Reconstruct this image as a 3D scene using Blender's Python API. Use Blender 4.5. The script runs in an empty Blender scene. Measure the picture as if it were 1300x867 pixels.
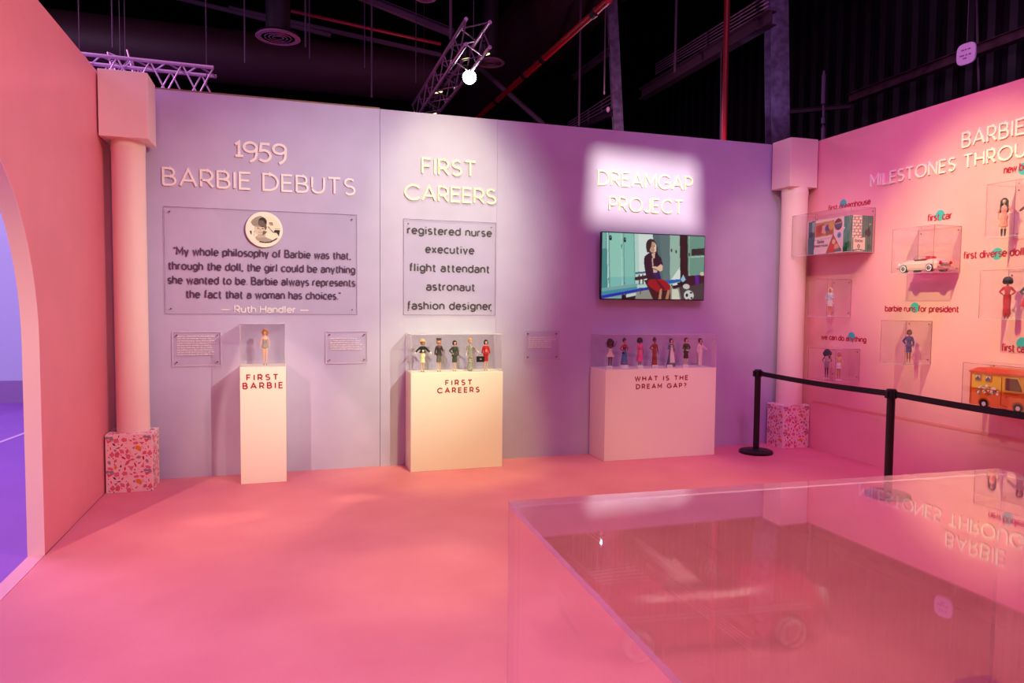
import bpy, math, random
import numpy as np
from mathutils import Vector, Matrix

random.seed(7)
PI = math.pi
C = bpy.context.scene.collection
sc = bpy.context.scene

# ------------------------------------------------------------------ camera
CAM = (1.40961, -6.63743, 1.5239)
FPX, YAW, PITCH, ROLL = 898.559, 0.30443, -0.05186, 0.00896
_f = Vector((math.sin(YAW)*math.cos(PITCH), math.cos(YAW)*math.cos(PITCH), math.sin(PITCH)))
_r0 = Vector((math.cos(YAW), -math.sin(YAW), 0)); _u0 = _r0.cross(_f)
_r = math.cos(ROLL)*_r0 + math.sin(ROLL)*_u0
_u = -math.sin(ROLL)*_r0 + math.cos(ROLL)*_u0
cd = bpy.data.cameras.new('camera'); cam = bpy.data.objects.new('camera', cd); C.objects.link(cam)
cd.sensor_width = 36; cd.lens = FPX/1300*36; cd.clip_start = .05; cd.clip_end = 200
cam.matrix_world = Matrix(((_r.x, _u.x, -_f.x, CAM[0]), (_r.y, _u.y, -_f.y, CAM[1]), (_r.z, _u.z, -_f.z, CAM[2]), (0, 0, 0, 1)))
sc.camera = cam

# ------------------------------------------------------------------ world, exposure, lamps
world = bpy.data.worlds.new('world'); sc.world = world; world.use_nodes = True
world.node_tree.nodes['Background'].inputs[0].default_value = (.30, .10, .18, 1)
world.node_tree.nodes['Background'].inputs[1].default_value = .03
sc.view_settings.view_transform = 'Standard'; sc.view_settings.look = 'None'
sc.view_settings.gamma = 1; sc.view_settings.use_curve_mapping = False
sc.view_settings.exposure = 0.0
sc.cycles.transparent_max_bounces = 48
sc.cycles.max_bounces = 8


def lamp(kind, name, loc, aim, color, power, size=.1, spot=60, blend=.6, spread=None, sy=None):
    d = bpy.data.lights.new(name, kind); o = bpy.data.objects.new(name, d); C.objects.link(o)
    d.color = color; d.energy = power
    if kind == 'SPOT':
        d.spot_size = math.radians(spot); d.spot_blend = blend; d.shadow_soft_size = size
    if kind == 'AREA':
        d.size = size
        if sy: d.shape = 'RECTANGLE'; d.size_y = sy
        if spread: d.spread = math.radians(spread)
    if kind == 'POINT': d.shadow_soft_size = size
    o.location = loc
    o.rotation_euler = (Vector(aim)-Vector(loc)).to_track_quat('-Z', 'Y').to_euler()
    return o


W, H = 6.809, 3.3
lamp('AREA', 'magenta_wash', (3.2, -4.2, 7.4), (3.2, -4.0, 0), (.92, .34, 1), 205, 7)
lamp('SPOT', 'key_lamp', (5.2, -6.3, 4.3), (2.12, 0, 1.9), (.88, 1, .76), 1850, .05, 32, .95)
lamp('SPOT', 'right_wall_lamp', (2.9, -3.0, 4.7), (6.8, -2.2, 1.98), (.80, 1, .30), 1000, .03, 31, .9)
lamp('SPOT', 'right_wall_magenta', (5.0, -3.2, 5.0), (6.8, -1.3, .9), (1, .12, .62), 210, .1, 64, 1)
lamp('SPOT', 'right_wall_fill', (3.9, -6.2, 4.6), (6.8, -3.0, 2.3), (1, .60, .50), 40, .15, 46, .9)
lamp('SPOT', 'right_column_fill', (3.9, -3.6, 4.2), (6.6, -.3, 1.9), (1, .95, .50), 300, .05, 28, .9)  # extra warm spot added to brighten the right column
lamp('SPOT', 'careers_wash', (2.82, -1.7, 5.6), (2.85, -.05, 2.2), (.92, 1, .42), 450, .05, 29, .8)
lamp('SPOT', 'careers_plinth_lamp', (3.2, -3.6, 4.6), (2.8, -.3, .55), (.80, 1, .20), 390, .04, 25, .6)
lamp('SPOT', 'first_plinth_lamp', (2.3, -3.7, 4.6), (1.2, -.3, .75), (.9, 1, .26), 150, .04, 13, .6)
lamp('SPOT', 'plinth_row_fill', (4.6, -6.4, 3.6), (5.0, -.3, .45), (1, .74, .42), 330, .08, 17, .9)  # added light to lift the widest plinth
lamp('SPOT', 'salmon_floor_lamp', (3.15, -3.0, 6.6), (3.15, -3.0, 0), (1, .70, .32), 880, .2, 57, .55)
lamp('SPOT', 'left_wall_lamp', (4.6, -4.6, 4.8), (0, -1.6, 1.9), (1, .62, .38), 580, .2, 52, .9)
lamp('SPOT', 'purple_floor_lamp', (.9, -6.2, 4.8), (.3, -4.6, 0), (.45, .34, 1), 520, .2, 74, 1)
lamp('SPOT', 'purple_corner_lamp', (5.3, -3.6, 4.8), (6.0, 0, 1.6), (.60, .34, 1), 95, .2, 60, 1)
lamp('SPOT', 'floor_pool_lamp', (4.6, -1.4, 4.6), (2.1, -2.8, 0), (1, .90, .45), 330, .06, 15, .95)
lamp('SPOT', 'streak_beam', (6.5, -.55, 3.25), (.95, -1.35, 0), (1, .85, .42), 650, .02, 3.4, .9)  # added narrow beams, unattached, for the bright streaks on the floor
lamp('SPOT', 'streak_beam', (6.5, -.70, 3.25), (1.9, -1.05, 0), (1, .85, .42), 520, .02, 3.0, .9)
lamp('SPOT', 'case_fill', (3.6, -4.6, 4.2), (2.15, -6.0, .9), (1, .90, .75), 1100, .05, 15, .8)  # added fill so the toy car and its reflection show
lamp('AREA', 'violet_room_lamp', (-3.2, .5, 5.0), (-3.2, 2.0, 0), (.80, .45, 1), 380, 4)
lamp('SPOT', 'violet_wall_lamp', (-2.5, -1.0, 4.2), (-3.0, 6, 1.6), (.72, .85, .75), 440, .3, 80, 1)
lamp('SPOT', 'arch_lamp', (-1.6, -5.6, 3.6), (-.05, -1.85, 1.3), (1, .74, .55), 620, .05, 40, .9)
lamp('POINT', 'rafters_glow', (2.5, 3.5, 4.4), (2, 8, 4), (1, .25, .38), 14, .004)
lamp('SPOT', 'column_purple_lamp', (6.2, .9, 3.0), (7.68, 1.45, 4.75), (.62, .42, 1), 130, .1, 42, 1)
lamp('SPOT', 'hanging_sign_fill', (5.2, -3.0, 4.0), (8.1, -1.0, 4.15), (.95, .5, 1), 150, .1, 24, .8)  # added light that keeps the hanging sign from going dark
lamp('POINT', 'rafters_side_glow', (5.6, 2.4, 4.3), (2, 8, 4), (1, .45, .70), 22, .004)  # added point light brightening the cable racks; no fitting there


# ------------------------------------------------------------------ helpers
def ray(u, v):
    return _f + (u-650)/FPX*_r - (v-433.5)/FPX*_u


def at(u, v, ax, c):           # point where the view through a pixel meets the plane axis=c
    d = ray(u, v); o = Vector(CAM)
    return o + d*((c-o[ax])/d[ax])


def atd(u, v, depth):
    return Vector(CAM) + ray(u, v)*depth


def lin(c):
    return tuple(((x/255)/12.92 if x/255 <= .04045 else ((x/255+.055)/1.055)**2.4) for x in c)


_m = {}


def mat(rgb, rough=.6, metal=0., emit=0., noise=0., nscale=40., bump=0., spec=.5, coat=0., key=None):
    k = key or (tuple(rgb), rough, metal, emit, noise, nscale, bump, spec, coat)
    if k in _m: return _m[k]
    m = bpy.data.materials.new('surface'); m.use_nodes = True
    nt = m.node_tree; b = nt.nodes['Principled BSDF']
    col = (*lin(rgb), 1)
    b.inputs['Base Color'].default_value = col
    b.inputs['Roughness'].default_value = rough; b.inputs['Metallic'].default_value = metal
    b.inputs['Specular IOR Level'].default_value = spec
    b.inputs['Coat Weight'].default_value = coat
    if emit:
        b.inputs['Emission Color'].default_value = col; b.inputs['Emission Strength'].default_value = emit
    if noise or bump:
        tc = nt.nodes.new('ShaderNodeTexCoord'); n = nt.nodes.new('ShaderNodeTexNoise')
        n.inputs['Scale'].default_value = nscale; n.inputs['Detail'].default_value = 5
        nt.links.new(tc.outputs['Object'], n.inputs['Vector'])
        if noise:
            r = nt.nodes.new('ShaderNodeValToRGB')
            r.color_ramp.elements[0].position = .35; r.color_ramp.elements[1].position = .68
            r.color_ramp.elements[0].color = tuple(x*(1-noise) for x in col[:3])+(1,)
            r.color_ramp.elements[1].color = tuple(min(1, x*(1+noise*.6)) for x in col[:3])+(1,)
            nt.links.new(n.outputs['Fac'], r.inputs[0]); nt.links.new(r.outputs[0], b.inputs['Base Color'])
        if bump:
            bp = nt.nodes.new('ShaderNodeBump'); bp.inputs['Strength'].default_value = bump
            bp.inputs['Distance'].default_value = .004
            nt.links.new(n.outputs['Fac'], bp.inputs['Height']); nt.links.new(bp.outputs[0], b.inputs['Normal'])
    _m[k] = m
    return m


def mat_pattern(a, b_, scale=60., kind='noise', rough=.8):
    k = (a, b_, scale, kind)
    if k in _m: return _m[k]
    m = bpy.data.materials.new('patterned_cloth'); m.use_nodes = True
    nt = m.node_tree; b = nt.nodes['Principled BSDF']; b.inputs['Roughness'].default_value = rough
    tc = nt.nodes.new('ShaderNodeTexCoord')
    if kind == 'noise':
        n = nt.nodes.new('ShaderNodeTexVoronoi'); n.inputs['Scale'].default_value = scale; o = n.outputs['Distance']
    else:
        n = nt.nodes.new('ShaderNodeTexWave'); n.inputs['Scale'].default_value = scale; n.bands_direction = 'Z'; o = n.outputs['Fac']
    nt.links.new(tc.outputs['Object'], n.inputs['Vector'])
    r = nt.nodes.new('ShaderNodeValToRGB'); r.color_ramp.interpolation = 'CONSTANT'
    r.color_ramp.elements[0].color = (*lin(a), 1); r.color_ramp.elements[1].color = (*lin(b_), 1)
    r.color_ramp.elements[1].position = .42
    nt.links.new(o, r.inputs[0]); nt.links.new(r.outputs[0], b.inputs['Base Color'])
    _m[k] = m
    return m


def mat_acrylic(name, tint=(.985, .975, .98), rough=.02, ior=1.49):
    m = bpy.data.materials.new(name); m.use_nodes = True
    nt = m.node_tree; nt.nodes.clear()
    out = nt.nodes.new('ShaderNodeOutputMaterial'); mx = nt.nodes.new('ShaderNodeMixShader')
    tr = nt.nodes.new('ShaderNodeBsdfTransparent'); gl = nt.nodes.new('ShaderNodeBsdfGlossy')
    fr = nt.nodes.new('ShaderNodeFresnel')      # same reflectance entering and leaving the sheet
    ge = nt.nodes.new('ShaderNodeNewGeometry'); mr = nt.nodes.new('ShaderNodeMapRange')
    mr.inputs['To Min'].default_value = ior; mr.inputs['To Max'].default_value = 1/ior
    nt.links.new(ge.outputs['Backfacing'], mr.inputs['Value']); nt.links.new(mr.outputs[0], fr.inputs[0])
    tr.inputs[0].default_value = (*tint, 1); gl.inputs['Roughness'].default_value = rough
    gl.inputs[0].default_value = (1, 1, 1, 1)
    nt.links.new(fr.outputs[0], mx.inputs[0]); nt.links.new(tr.outputs[0], mx.inputs[1])
    nt.links.new(gl.outputs[0], mx.inputs[2]); nt.links.new(mx.outputs[0], out.inputs[0])
    return m


def mat_edge(name, col=(235, 215, 225), a=.5):
    m = bpy.data.materials.new(name); m.use_nodes = True
    nt = m.node_tree; b = nt.nodes['Principled BSDF']
    b.inputs['Base Color'].default_value = (*lin(col), 1); b.inputs['Roughness'].default_value = .25
    b.inputs['Alpha'].default_value = a
    return m


ACR = mat_acrylic('clear_acrylic', (.995, .99, .992)); ACRW = mat_acrylic('clear_wall_sheet', (1, .995, 1), .03, 1.33); EDGE = mat_edge('lit_acrylic_edge')
EDGE2 = mat_edge('shaded_acrylic_edge', (180, 110, 120), .45)  # acrylic edges: lit and shaded tones are put into the colour
EDGE3 = mat_edge('thin_shaded_rim', (150, 100, 130), .6)
SCREW = mat((120, 90, 105), .35, .8)


def mat_vcol(name, emit=0., rough=.5):
    m = bpy.data.materials.new(name); m.use_nodes = True
    nt = m.node_tree; b = nt.nodes['Principled BSDF']; b.inputs['Roughness'].default_value = rough
    a = nt.nodes.new('ShaderNodeVertexColor'); a.layer_name = 'print'
    if emit:
        b.inputs['Base Color'].default_value = (.01, .01, .01, 1)
        nt.links.new(a.outputs[0], b.inputs['Emission Color']); b.inputs['Emission Strength'].default_value = emit
    else:
        nt.links.new(a.outputs[0], b.inputs['Base Color'])
    return m


def absloc(o):
    p = Vector((0, 0, 0))
    while o: p = p + o.location; o = o.parent
    return p


class MB:
    def __init__(s): s.v = []; s.f = []; s.m = []; s.cur = 0

    def add(s, vs, fs):
        n = len(s.v); s.v += [tuple(v) for v in vs]
        for f in fs: s.f.append(tuple(i+n for i in f)); s.m.append(s.cur)
        return s

    def box(s, a, b):
        x0, y0, z0 = [min(p, q) for p, q in zip(a, b)]; x1, y1, z1 = [max(p, q) for p, q in zip(a, b)]
        return s.add([(x0, y0, z0), (x1, y0, z0), (x1, y1, z0), (x0, y1, z0), (x0, y0, z1), (x1, y0, z1), (x1, y1, z1), (x0, y1, z1)],
                     [(0, 3, 2, 1), (4, 5, 6, 7), (0, 1, 5, 4), (1, 2, 6, 5), (2, 3, 7, 6), (3, 0, 4, 7)])

    def bevbox(s, a, b, r=.01):
        x0, y0, z0 = [min(p, q) for p, q in zip(a, b)]; x1, y1, z1 = [max(p, q) for p, q in zip(a, b)]
        rings = []
        for z, i in ((z0, r), (z0+r, 0), (z1-r, 0), (z1, r)):
            X0, X1, Y0, Y1 = x0+i, x1-i, y0+i, y1-i
            rings.append([(X0+r, Y0, z), (X1-r, Y0, z), (X1, Y0+r, z), (X1, Y1-r, z), (X1-r, Y1, z), (X0+r, Y1, z), (X0, Y1-r, z), (X0, Y0+r, z)])
        return s.loft(rings)

    def loft(s, rings, cap=True):
        n = len(rings[0]); vs = [p for r in rings for p in r]; fs = []
        for i in range(len(rings)-1):
            for j in range(n):
                k = (j+1) % n
                fs.append((i*n+j, i*n+k, (i+1)*n+k, (i+1)*n+j))
        if cap: fs.append(tuple(range(n))[::-1]); fs.append(tuple((len(rings)-1)*n+j for j in range(n)))
        return s.add(vs, fs)

    def tube(s, pts, rad, n=8, cap=True, flat=1.):
        pts = [Vector(p) for p in pts]
        if not hasattr(rad, '__len__'): rad = [rad]*len(pts)
        rings = []; prev = None
        for i, p in enumerate(pts):
            t = (pts[min(i+1, len(pts)-1)]-pts[max(i-1, 0)])
            if t.length < 1e-9: t = Vector((0, 0, 1))
            t.normalize()
            if prev is None:
                a = Vector((0, 0, 1)) if abs(t.z) < .9 else Vector((1, 0, 0))
                x = t.cross(a).normalized()
            else:
                x = (prev - t*prev.dot(t)).normalized()
            prev = x; y = t.cross(x)
            rings.append([p + (x*math.cos(2*PI*j/n) + y*math.sin(2*PI*j/n)*flat)*rad[i] for j in range(n)])
        return s.loft(rings, cap)

    def bar(s, p, q, w, h=None, up=(0, 0, 1)):
        p = Vector(p); q = Vector(q); h = h or w; t = (q-p).normalized(); up = Vector(up)
        if abs(t.dot(up)) > .95: up = Vector((1, 0, 0))
        x = t.cross(up).normalized()*(w/2); y = x.cross(t).normalized()*(h/2)
        return s.loft([[c-x-y, c+x-y, c+x+y, c-x+y] for c in (p, q)])

    def lathe(s, prof, c=(0, 0, 0), n=24, sy=1., rip=0, amp=0., ph=0., yo=None):
        rings = []
        for k, (r, z) in enumerate(prof):
            rg = []
            for j in range(n):
                a = 2*PI*j/n; rr = r*(1+(amp*math.cos(rip*a+ph) if rip else 0)*(k/(len(prof)-1)))
                rg.append((c[0]+rr*math.cos(a), c[1]+rr*math.sin(a)*sy, c[2]+z))
            rings.append(rg)
        return s.loft(rings)

    def sect(s, secs, n=20, rip=0, amp=0., ripz=None):   # (z, rx, ry, xo, yo)
        rings = []
        for sec in secs:
            z, rx, ry = sec[:3]; xo = sec[3] if len(sec) > 3 else 0; yo = sec[4] if len(sec) > 4 else 0
            k = 1 if ripz is None else max(0, min(1, (ripz-z)/max(1e-6, ripz)))
            rings.append([(xo+rx*(1+amp*k*math.cos(rip*2*PI*j/n))*math.cos(2*PI*j/n), yo+ry*(1+amp*k*math.cos(rip*2*PI*j/n))*math.sin(2*PI*j/n), z) for j in range(n)])
        return s.loft(rings)

    def ell(s, c, r, n=12, m=8):
        rings = []
        for i in range(1, m):
            a = PI*i/m
            rings.append([(c[0]+r[0]*math.sin(a)*math.cos(2*PI*j/n), c[1]+r[1]*math.sin(a)*math.sin(2*PI*j/n), c[2]-r[2]*math.cos(a)) for j in range(n)])
        return s.loft(rings)

    def build(s, name, mats, parent=None, smooth=False, world=False, label=None, kind=None):
        off = absloc(parent) if (world and parent) else Vector((0, 0, 0))
        me = bpy.data.meshes.new(name)
        me.from_pydata([(v[0]-off.x, v[1]-off.y, v[2]-off.z) for v in s.v], [], s.f)
        if not isinstance(mats, (list, tuple)): mats = [mats]
        for m in mats: me.materials.append(m)
        if len(mats) > 1: me.polygons.foreach_set('material_index', s.m)
        if smooth:
            me.polygons.foreach_set('use_smooth', [True]*len(me.polygons))
            me.set_sharp_from_angle(angle=math.radians(smooth if smooth is not True else 50))
        me.update()
        o = bpy.data.objects.new(name, me); C.objects.link(o); o.parent = parent
        if label: o['label'] = label
        if kind: o['kind'] = kind
        return o


def thing(name, label, cat, loc=(0, 0, 0), rz=0, group=None):
    o = bpy.data.objects.new(name, None); C.objects.link(o); o.empty_display_size = .1
    o.location = loc; o.rotation_euler = (0, 0, rz); o['label'] = label; o['category'] = cat
    if group: o['group'] = group
    return o


def tag(o, label, cat, group=None):
    o['label'] = label; o['category'] = cat
    if group: o['group'] = group
    return o


def holder(name, loc=(0, 0, 0)):
    o = bpy.data.objects.new(name, None); C.objects.link(o); o.location = loc; o['kind'] = 'structure'
    return o


# ------------------------------------------------------------------ stroke lettering
def arc(cx, cy, rx, ry, a0, a1, n=None):
    n = n or max(3, int(abs(a1-a0)/18))
    return [(cx+rx*math.cos(math.radians(a0+(a1-a0)*i/n)), cy+ry*math.sin(math.radians(a0+(a1-a0)*i/n))) for i in range(n+1)]


def sgl(h, w, b=0.):   # an S of height h
    return [arc(w/2, b+h*.755, w*.46, h*.245, 35, 270)+arc(w/2, b+h*.255, w*.5, h*.255, 90, -145)[1:]]


X = .70
G = {
    'A': (.80, [[(0, 0), (.40, 1), (.80, 0)], [(.13, .32), (.67, .32)]]),
    'B': (.60, [[(0, 0), (0, 1), (.32, 1)]+arc(.32, .76, .22, .24, 90, -90)+[(0, .52)], [(0, .52), (.34, .52)]+arc(.34, .26, .26, .26, 90, -90)+[(0, 0)]]),
    'C': (.86, [arc(.5, .5, .5, .5, 42, 318)]),
    'D': (.76, [[(0, 0), (0, 1), (.30, 1)]+arc(.30, .5, .46, .5, 90, -90)+[(0, 0)]]),
    'E': (.54, [[(.54, 1), (0, 1), (0, 0), (.54, 0)], [(0, .52), (.48, .52)]]),
    'F': (.50, [[(.52, 1), (0, 1), (0, 0)], [(0, .50), (.44, .50)]]),
    'G': (.90, [arc(.5, .5, .5, .5, 42, 330)+[(.90, .44), (.55, .44)]]),
    'H': (.68, [[(0, 0), (0, 1)], [(.68, 0), (.68, 1)], [(0, .52), (.68, .52)]]),
    'I': (.06, [[(.03, 0), (.03, 1)]]),
    'J': (.42, [[(.42, 1), (.42, .25)]+arc(.20, .24, .22, .24, 0, -160)[1:]]),
    'L': (.50, [[(0, 1), (0, 0), (.5, 0)]]),
    'M': (.80, [[(0, 0), (0, 1), (.40, .30), (.80, 1), (.80, 0)]]),
    'N': (.70, [[(0, 0), (0, 1), (.70, 0), (.70, 1)]]),
    'O': (1.0, [arc(.5, .5, .5, .5, 0, 360, 26)]),
    'P': (.56, [[(0, 0), (0, 1), (.28, 1)]+arc(.28, .70, .28, .30, 90, -90)+[(0, .40)]]),
    'R': (.60, [[(0, 0), (0, 1), (.30, 1)]+arc(.30, .70, .27, .30, 90, -90)+[(0, .40)], [(.30, .40), (.60, 0)]]),
    'S': (.56, sgl(1, .56)),
    'T': (.68, [[(0, 1), (.68, 1)], [(.34, 1), (.34, 0)]]),
    'U': (.66, [[(0, 1), (0, .34)]+arc(.33, .34, .33, .34, 180, 360)+[(.66, 1)]]),
    'W': (1.10, [[(0, 1), (.28, 0), (.55, .95), (.82, 0), (1.10, 1)]]),
    'Y': (.70, [[(0, 1), (.35, .48), (.70, 1)], [(.35, .48), (.35, 0)]]),
    '?': (.42, [arc(.21, .76, .21, .24, 160, -60)+[(.21, .46), (.21, .28)], [(.21, .06), (.21, -.04)]]),
    '1': (.26, [[(0, .62), (.16, .76), (.16, 0)], [(0, 0), (.34, 0)]]),
    '9': (.56, [arc(.28, .52, .28, .26, 0, 360, 20), [(.56, .50)]+arc(.16, .22, .40, .52, 10, -75)]),
    '5': (.50, [[(.46, .76), (.08, .76), (.04, .36)]+arc(.22, .10, .27, .30, 115, -140)]),
    'a': (.52, [arc(.26, .45, .26, .25, 150, 0)+[(.52, 0)], arc(.26, .20, .26, .21, 0, 360, 16)]),
    'b': (.56, [[(0, 0), (0, 1.02)], arc(.29, .35, .28, .35, 0, 360, 18)]),
    'c': (.48, [arc(.30, .35, .30, .35, 48, 312)]),
    'd': (.56, [[(.56, 0), (.56, 1.02)], arc(.28, .35, .28, .35, 0, 360, 18)]),
    'e': (.56, [[(.02, .37), (.56, .37)]+arc(.29, .35, .28, .35, 5, 318)[1:]]),
    'f': (.30, [[(.12, 0), (.12, .80)]+arc(.30, .82, .18, .20, 180, 85)[1:], [(0, .68), (.30, .68)]]),
    'g': (.56, [arc(.28, .37, .28, .33, 0, 360, 18), [(.56, .70), (.56, .0)]+arc(.28, 0, .28, .26, 0, -150)[1:]]),
    'h': (.50, [[(0, 0), (0, 1.02)], [(0, .42)]+arc(.25, .42, .25, .28, 170, 0)+[(.50, 0)]]),
    'i': (.10, [[(.05, 0), (.05, X)], [(.05, .88), (.05, .99)]]),
    'l': (.12, [[(.05, 1.02), (.05, 0)]]),
    'm': (.86, [[(0, 0), (0, X)], [(0, .44)]+arc(.215, .46, .215, .24, 170, 0)+[(.43, 0)], [(.43, .44)]+arc(.645, .46, .215, .24, 170, 0)+[(.86, 0)]]),
    'n': (.50, [[(0, 0), (0, X)], [(0, .42)]+arc(.25, .42, .25, .28, 170, 0)+[(.50, 0)]]),
    'o': (.60, [arc(.30, .35, .30, .35, 0, 360, 20)]),
    'p': (.56, [[(0, -.28), (0, X)], arc(.29, .35, .28, .35, 0, 360, 18)]),
    'r': (.28, [[(0, 0), (0, X)], [(0, .40)]+arc(.27, .42, .27, .28, 165, 85)]),
    's': (.42, sgl(X, .42)),
    't': (.32, [[(.13, .92), (.13, .16)]+arc(.28, .14, .15, .15, 180, 290)[1:], [(0, .68), (.32, .68)]]),
    'u': (.50, [[(0, X), (0, .26)]+arc(.25, .26, .25, .26, 180, 360)+[(.50, .26)], [(.50, X), (.50, 0)]]),
    'v': (.50, [[(0, X), (.25, 0), (.50, X)]]),
    'w': (.80, [[(0, X), (.20, 0), (.40, .66), (.60, 0), (.80, X)]]),
    'x': (.46, [[(0, X), (.46, 0)], [(0, 0), (.46, X)]]),
    'y': (.52, [[(0, X), (.27, .04)], [(.52, X), (.20, -.28)]]),
    ',': (.06, [[(.06, .08), (0, -.14)]]),
    '.': (.04, [[(.02, -.02), (.02, .08)]]),
    '"': (.16, [[(0, 1), (0, .80)], [(.14, 1), (.14, .80)]]),
    '-': (1.05, [[(0, .38), (1.05, .38)]]),
    ' ': (.22, []),
}
G['M2'] = G['M']


def stroke(mb, pts, w, d, O, ux, uz, n):
    if len(pts) > 2 and math.hypot(pts[0][0]-pts[-1][0], pts[0][1]-pts[-1][1]) < 1e-6:
        closed = True; pts = pts[:-1]
    else: closed = False
    N = len(pts); L = []; Rr = []
    for i, p in enumerate(pts):
        a = pts[i-1] if (i or closed) else None; b = pts[(i+1) % N] if (i < N-1 or closed) else None
        def nn(p, q):
            dx, dy = q[0]-p[0], q[1]-p[1]; l = math.hypot(dx, dy) or 1e-9
            return (-dy/l, dx/l), (dx/l, dy/l)
        if a is None: nv, t = nn(p, b); e = -.0; m = nv; k = 1
        elif b is None: nv, t = nn(a, p); m = nv; k = 1
        else:
            n1, _ = nn(a, p); n2, _ = nn(p, b)
            m = (n1[0]+n2[0], n1[1]+n2[1]); l = math.hypot(*m)
            if l < .3: m = n1; k = 1
            else:
                m = (m[0]/l, m[1]/l); k = min(2.2, 1/max(.2, (m[0]*n1[0]+m[1]*n1[1])))
        L.append((p[0]+m[0]*w/2*k, p[1]+m[1]*w/2*k)); Rr.append((p[0]-m[0]*w/2*k, p[1]-m[1]*w/2*k))
    def P(q, z): return O + ux*q[0] + uz*q[1] + n*z
    vs = [P(q, d) for q in L]+[P(q, d) for q in Rr]+[P(q, 0) for q in L]+[P(q, 0) for q in Rr]
    fs = []
    for i in range(N if closed else N-1):
        j = (i+1) % N
        fs += [(i, j, N+j, N+i), (i, 2*N+i, 2*N+j, j), (N+i, N+j, 3*N+j, 3*N+i)]
    if not closed: fs += [(0, N, 3*N, 2*N), (N-1, 3*N-1, 4*N-1, 2*N-1)]
    mb.add(vs, fs)


def text(s, O, ux, n, x0, x1, zb, cap, weight, depth, material, parent, letters=False, ls=.20, name='lettering', uz=None, label=None):
    """lettering between x0 and x1 along ux, baseline zb, raised by depth along n"""
    O = Vector(O); ux = Vector(ux); uz = Vector(uz or (0, 0, 1)); n = Vector(n)
    adv = []; x = 0
    for i, ch in enumerate(s):
        g = G[ch]; adv.append(x); x += g[0] + (ls if i < len(s)-1 else 0)
        if ch == ' ': x += 0
    tot = x*cap; k = (x1-x0)/tot
    mb = MB(); out = []
    for ch, a in zip(s, adv):
        g = G[ch]
        if letters: mb = MB()
        for q_, pl in enumerate(g[1]):
            stroke(mb, [((a+px)*cap*k, py*cap) for px, py in pl], weight, depth+q_*min(.0006, depth*.3), O+ux*x0+uz*zb, ux, uz, n)
        if letters and g[1]: out.append(mb.build('letter', material, parent, world=True))
    if not letters: out.append(mb.build(name, material, parent, world=True, label=label, kind='stuff'))
    return out


# ------------------------------------------------------------------ flat print painter
class Paint:
    def __init__(s, X_, Y_, base): s.x = X_; s.y = Y_; s.c = np.empty(X_.shape+(3,)); s.c[:] = lin(base)

    def col(s, m, c, a=1.): s.c[m] = s.c[m]*(1-a)+np.array(lin(c))*a

    def poly(s, pts, c, a=1.):
        m = np.zeros(s.x.shape, bool); n = len(pts)
        for i in range(n):
            x0, y0 = pts[i]; x1, y1 = pts[(i+1) % n]
            if y0 == y1: continue
            m ^= ((y0 > s.y) != (y1 > s.y)) & (s.x < (x1-x0)*(s.y-y0)/(y1-y0)+x0)
        s.col(m, c, a)

    def ell(s, cx, cy, rx, ry, c, a=1.): s.col(((s.x-cx)/rx)**2+((s.y-cy)/ry)**2 < 1, c, a)

    def line(s, pts, w, c, a=1.):
        for (x0, y0), (x1, y1) in zip(pts, pts[1:]):
            dx, dy = x1-x0, y1-y0; L2 = dx*dx+dy*dy or 1
            t = np.clip(((s.x-x0)*dx+(s.y-y0)*dy)/L2, 0, 1)
            s.col(np.hypot(s.x-x0-t*dx, s.y-y0-t*dy) < w/2, c, a)


def print_sheet(name, O, ux, uz, nx, nz, paint, material, parent, mask=None):
    """grid of nx by nz points spanning ux, uz from O (bottom left); paint.c is [row from top][col]"""
    off = absloc(parent); O = Vector(O)-off; ux = Vector(ux); uz = Vector(uz)
    vs = []; cols = []
    for j in range(nz):
        for i in range(nx):
            vs.append(tuple(O+ux*(i/(nx-1))+uz*(1-j/(nz-1)))); cols.append(paint.c[j, i])
    fs = []
    for j in range(nz-1):
        for i in range(nx-1):
            if mask is None or mask[j, i]:
                a = j*nx+i; fs.append((a+nx, a+nx+1, a+1, a))
    me = bpy.data.meshes.new(name); me.from_pydata(vs, [], fs)
    ca = me.color_attributes.new('print', 'FLOAT_COLOR', 'POINT')
    arr = np.ones((len(vs), 4), 'f'); arr[:, :3] = np.array(cols)
    ca.data.foreach_set('color', arr.ravel()); me.materials.append(material)
    o = bpy.data.objects.new(name, me); C.objects.link(o); o.parent = parent
    return o


# ------------------------------------------------------------------ setting
lav = mat((196, 182, 214), .48, noise=.05, nscale=3, bump=.05, spec=.35)
pinkwall = mat((248, 174, 184), .42, noise=.04, nscale=2.5, spec=.4)
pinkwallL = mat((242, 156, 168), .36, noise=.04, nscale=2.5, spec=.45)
# pink carpet
fm = bpy.data.materials.new('pink_carpet'); fm.use_nodes = True
nt = fm.node_tree; b = nt.nodes['Principled BSDF']; b.inputs['Roughness'].default_value = .55
b.inputs['Specular IOR Level'].default_value = .35
tc = nt.nodes.new('ShaderNodeTexCoord'); n1 = nt.nodes.new('ShaderNodeTexNoise'); n1.inputs['Scale'].default_value = 1.6
n1.inputs['Detail'].default_value = 6; nt.links.new(tc.outputs['Object'], n1.inputs['Vector'])
r1 = nt.nodes.new('ShaderNodeValToRGB'); r1.color_ramp.elements[0].position = .3; r1.color_ramp.elements[1].position = .7
r1.color_ramp.elements[0].color = (*lin((232, 132, 146)), 1); r1.color_ramp.elements[1].color = (*lin((244, 150, 160)), 1)
nt.links.new(n1.outputs['Fac'], r1.inputs[0])
n2 = nt.nodes.new('ShaderNodeTexNoise'); n2.inputs['Scale'].default_value = 220; n2.inputs['Detail'].default_value = 3
nt.links.new(tc.outputs['Object'], n2.inputs['Vector'])
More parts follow.
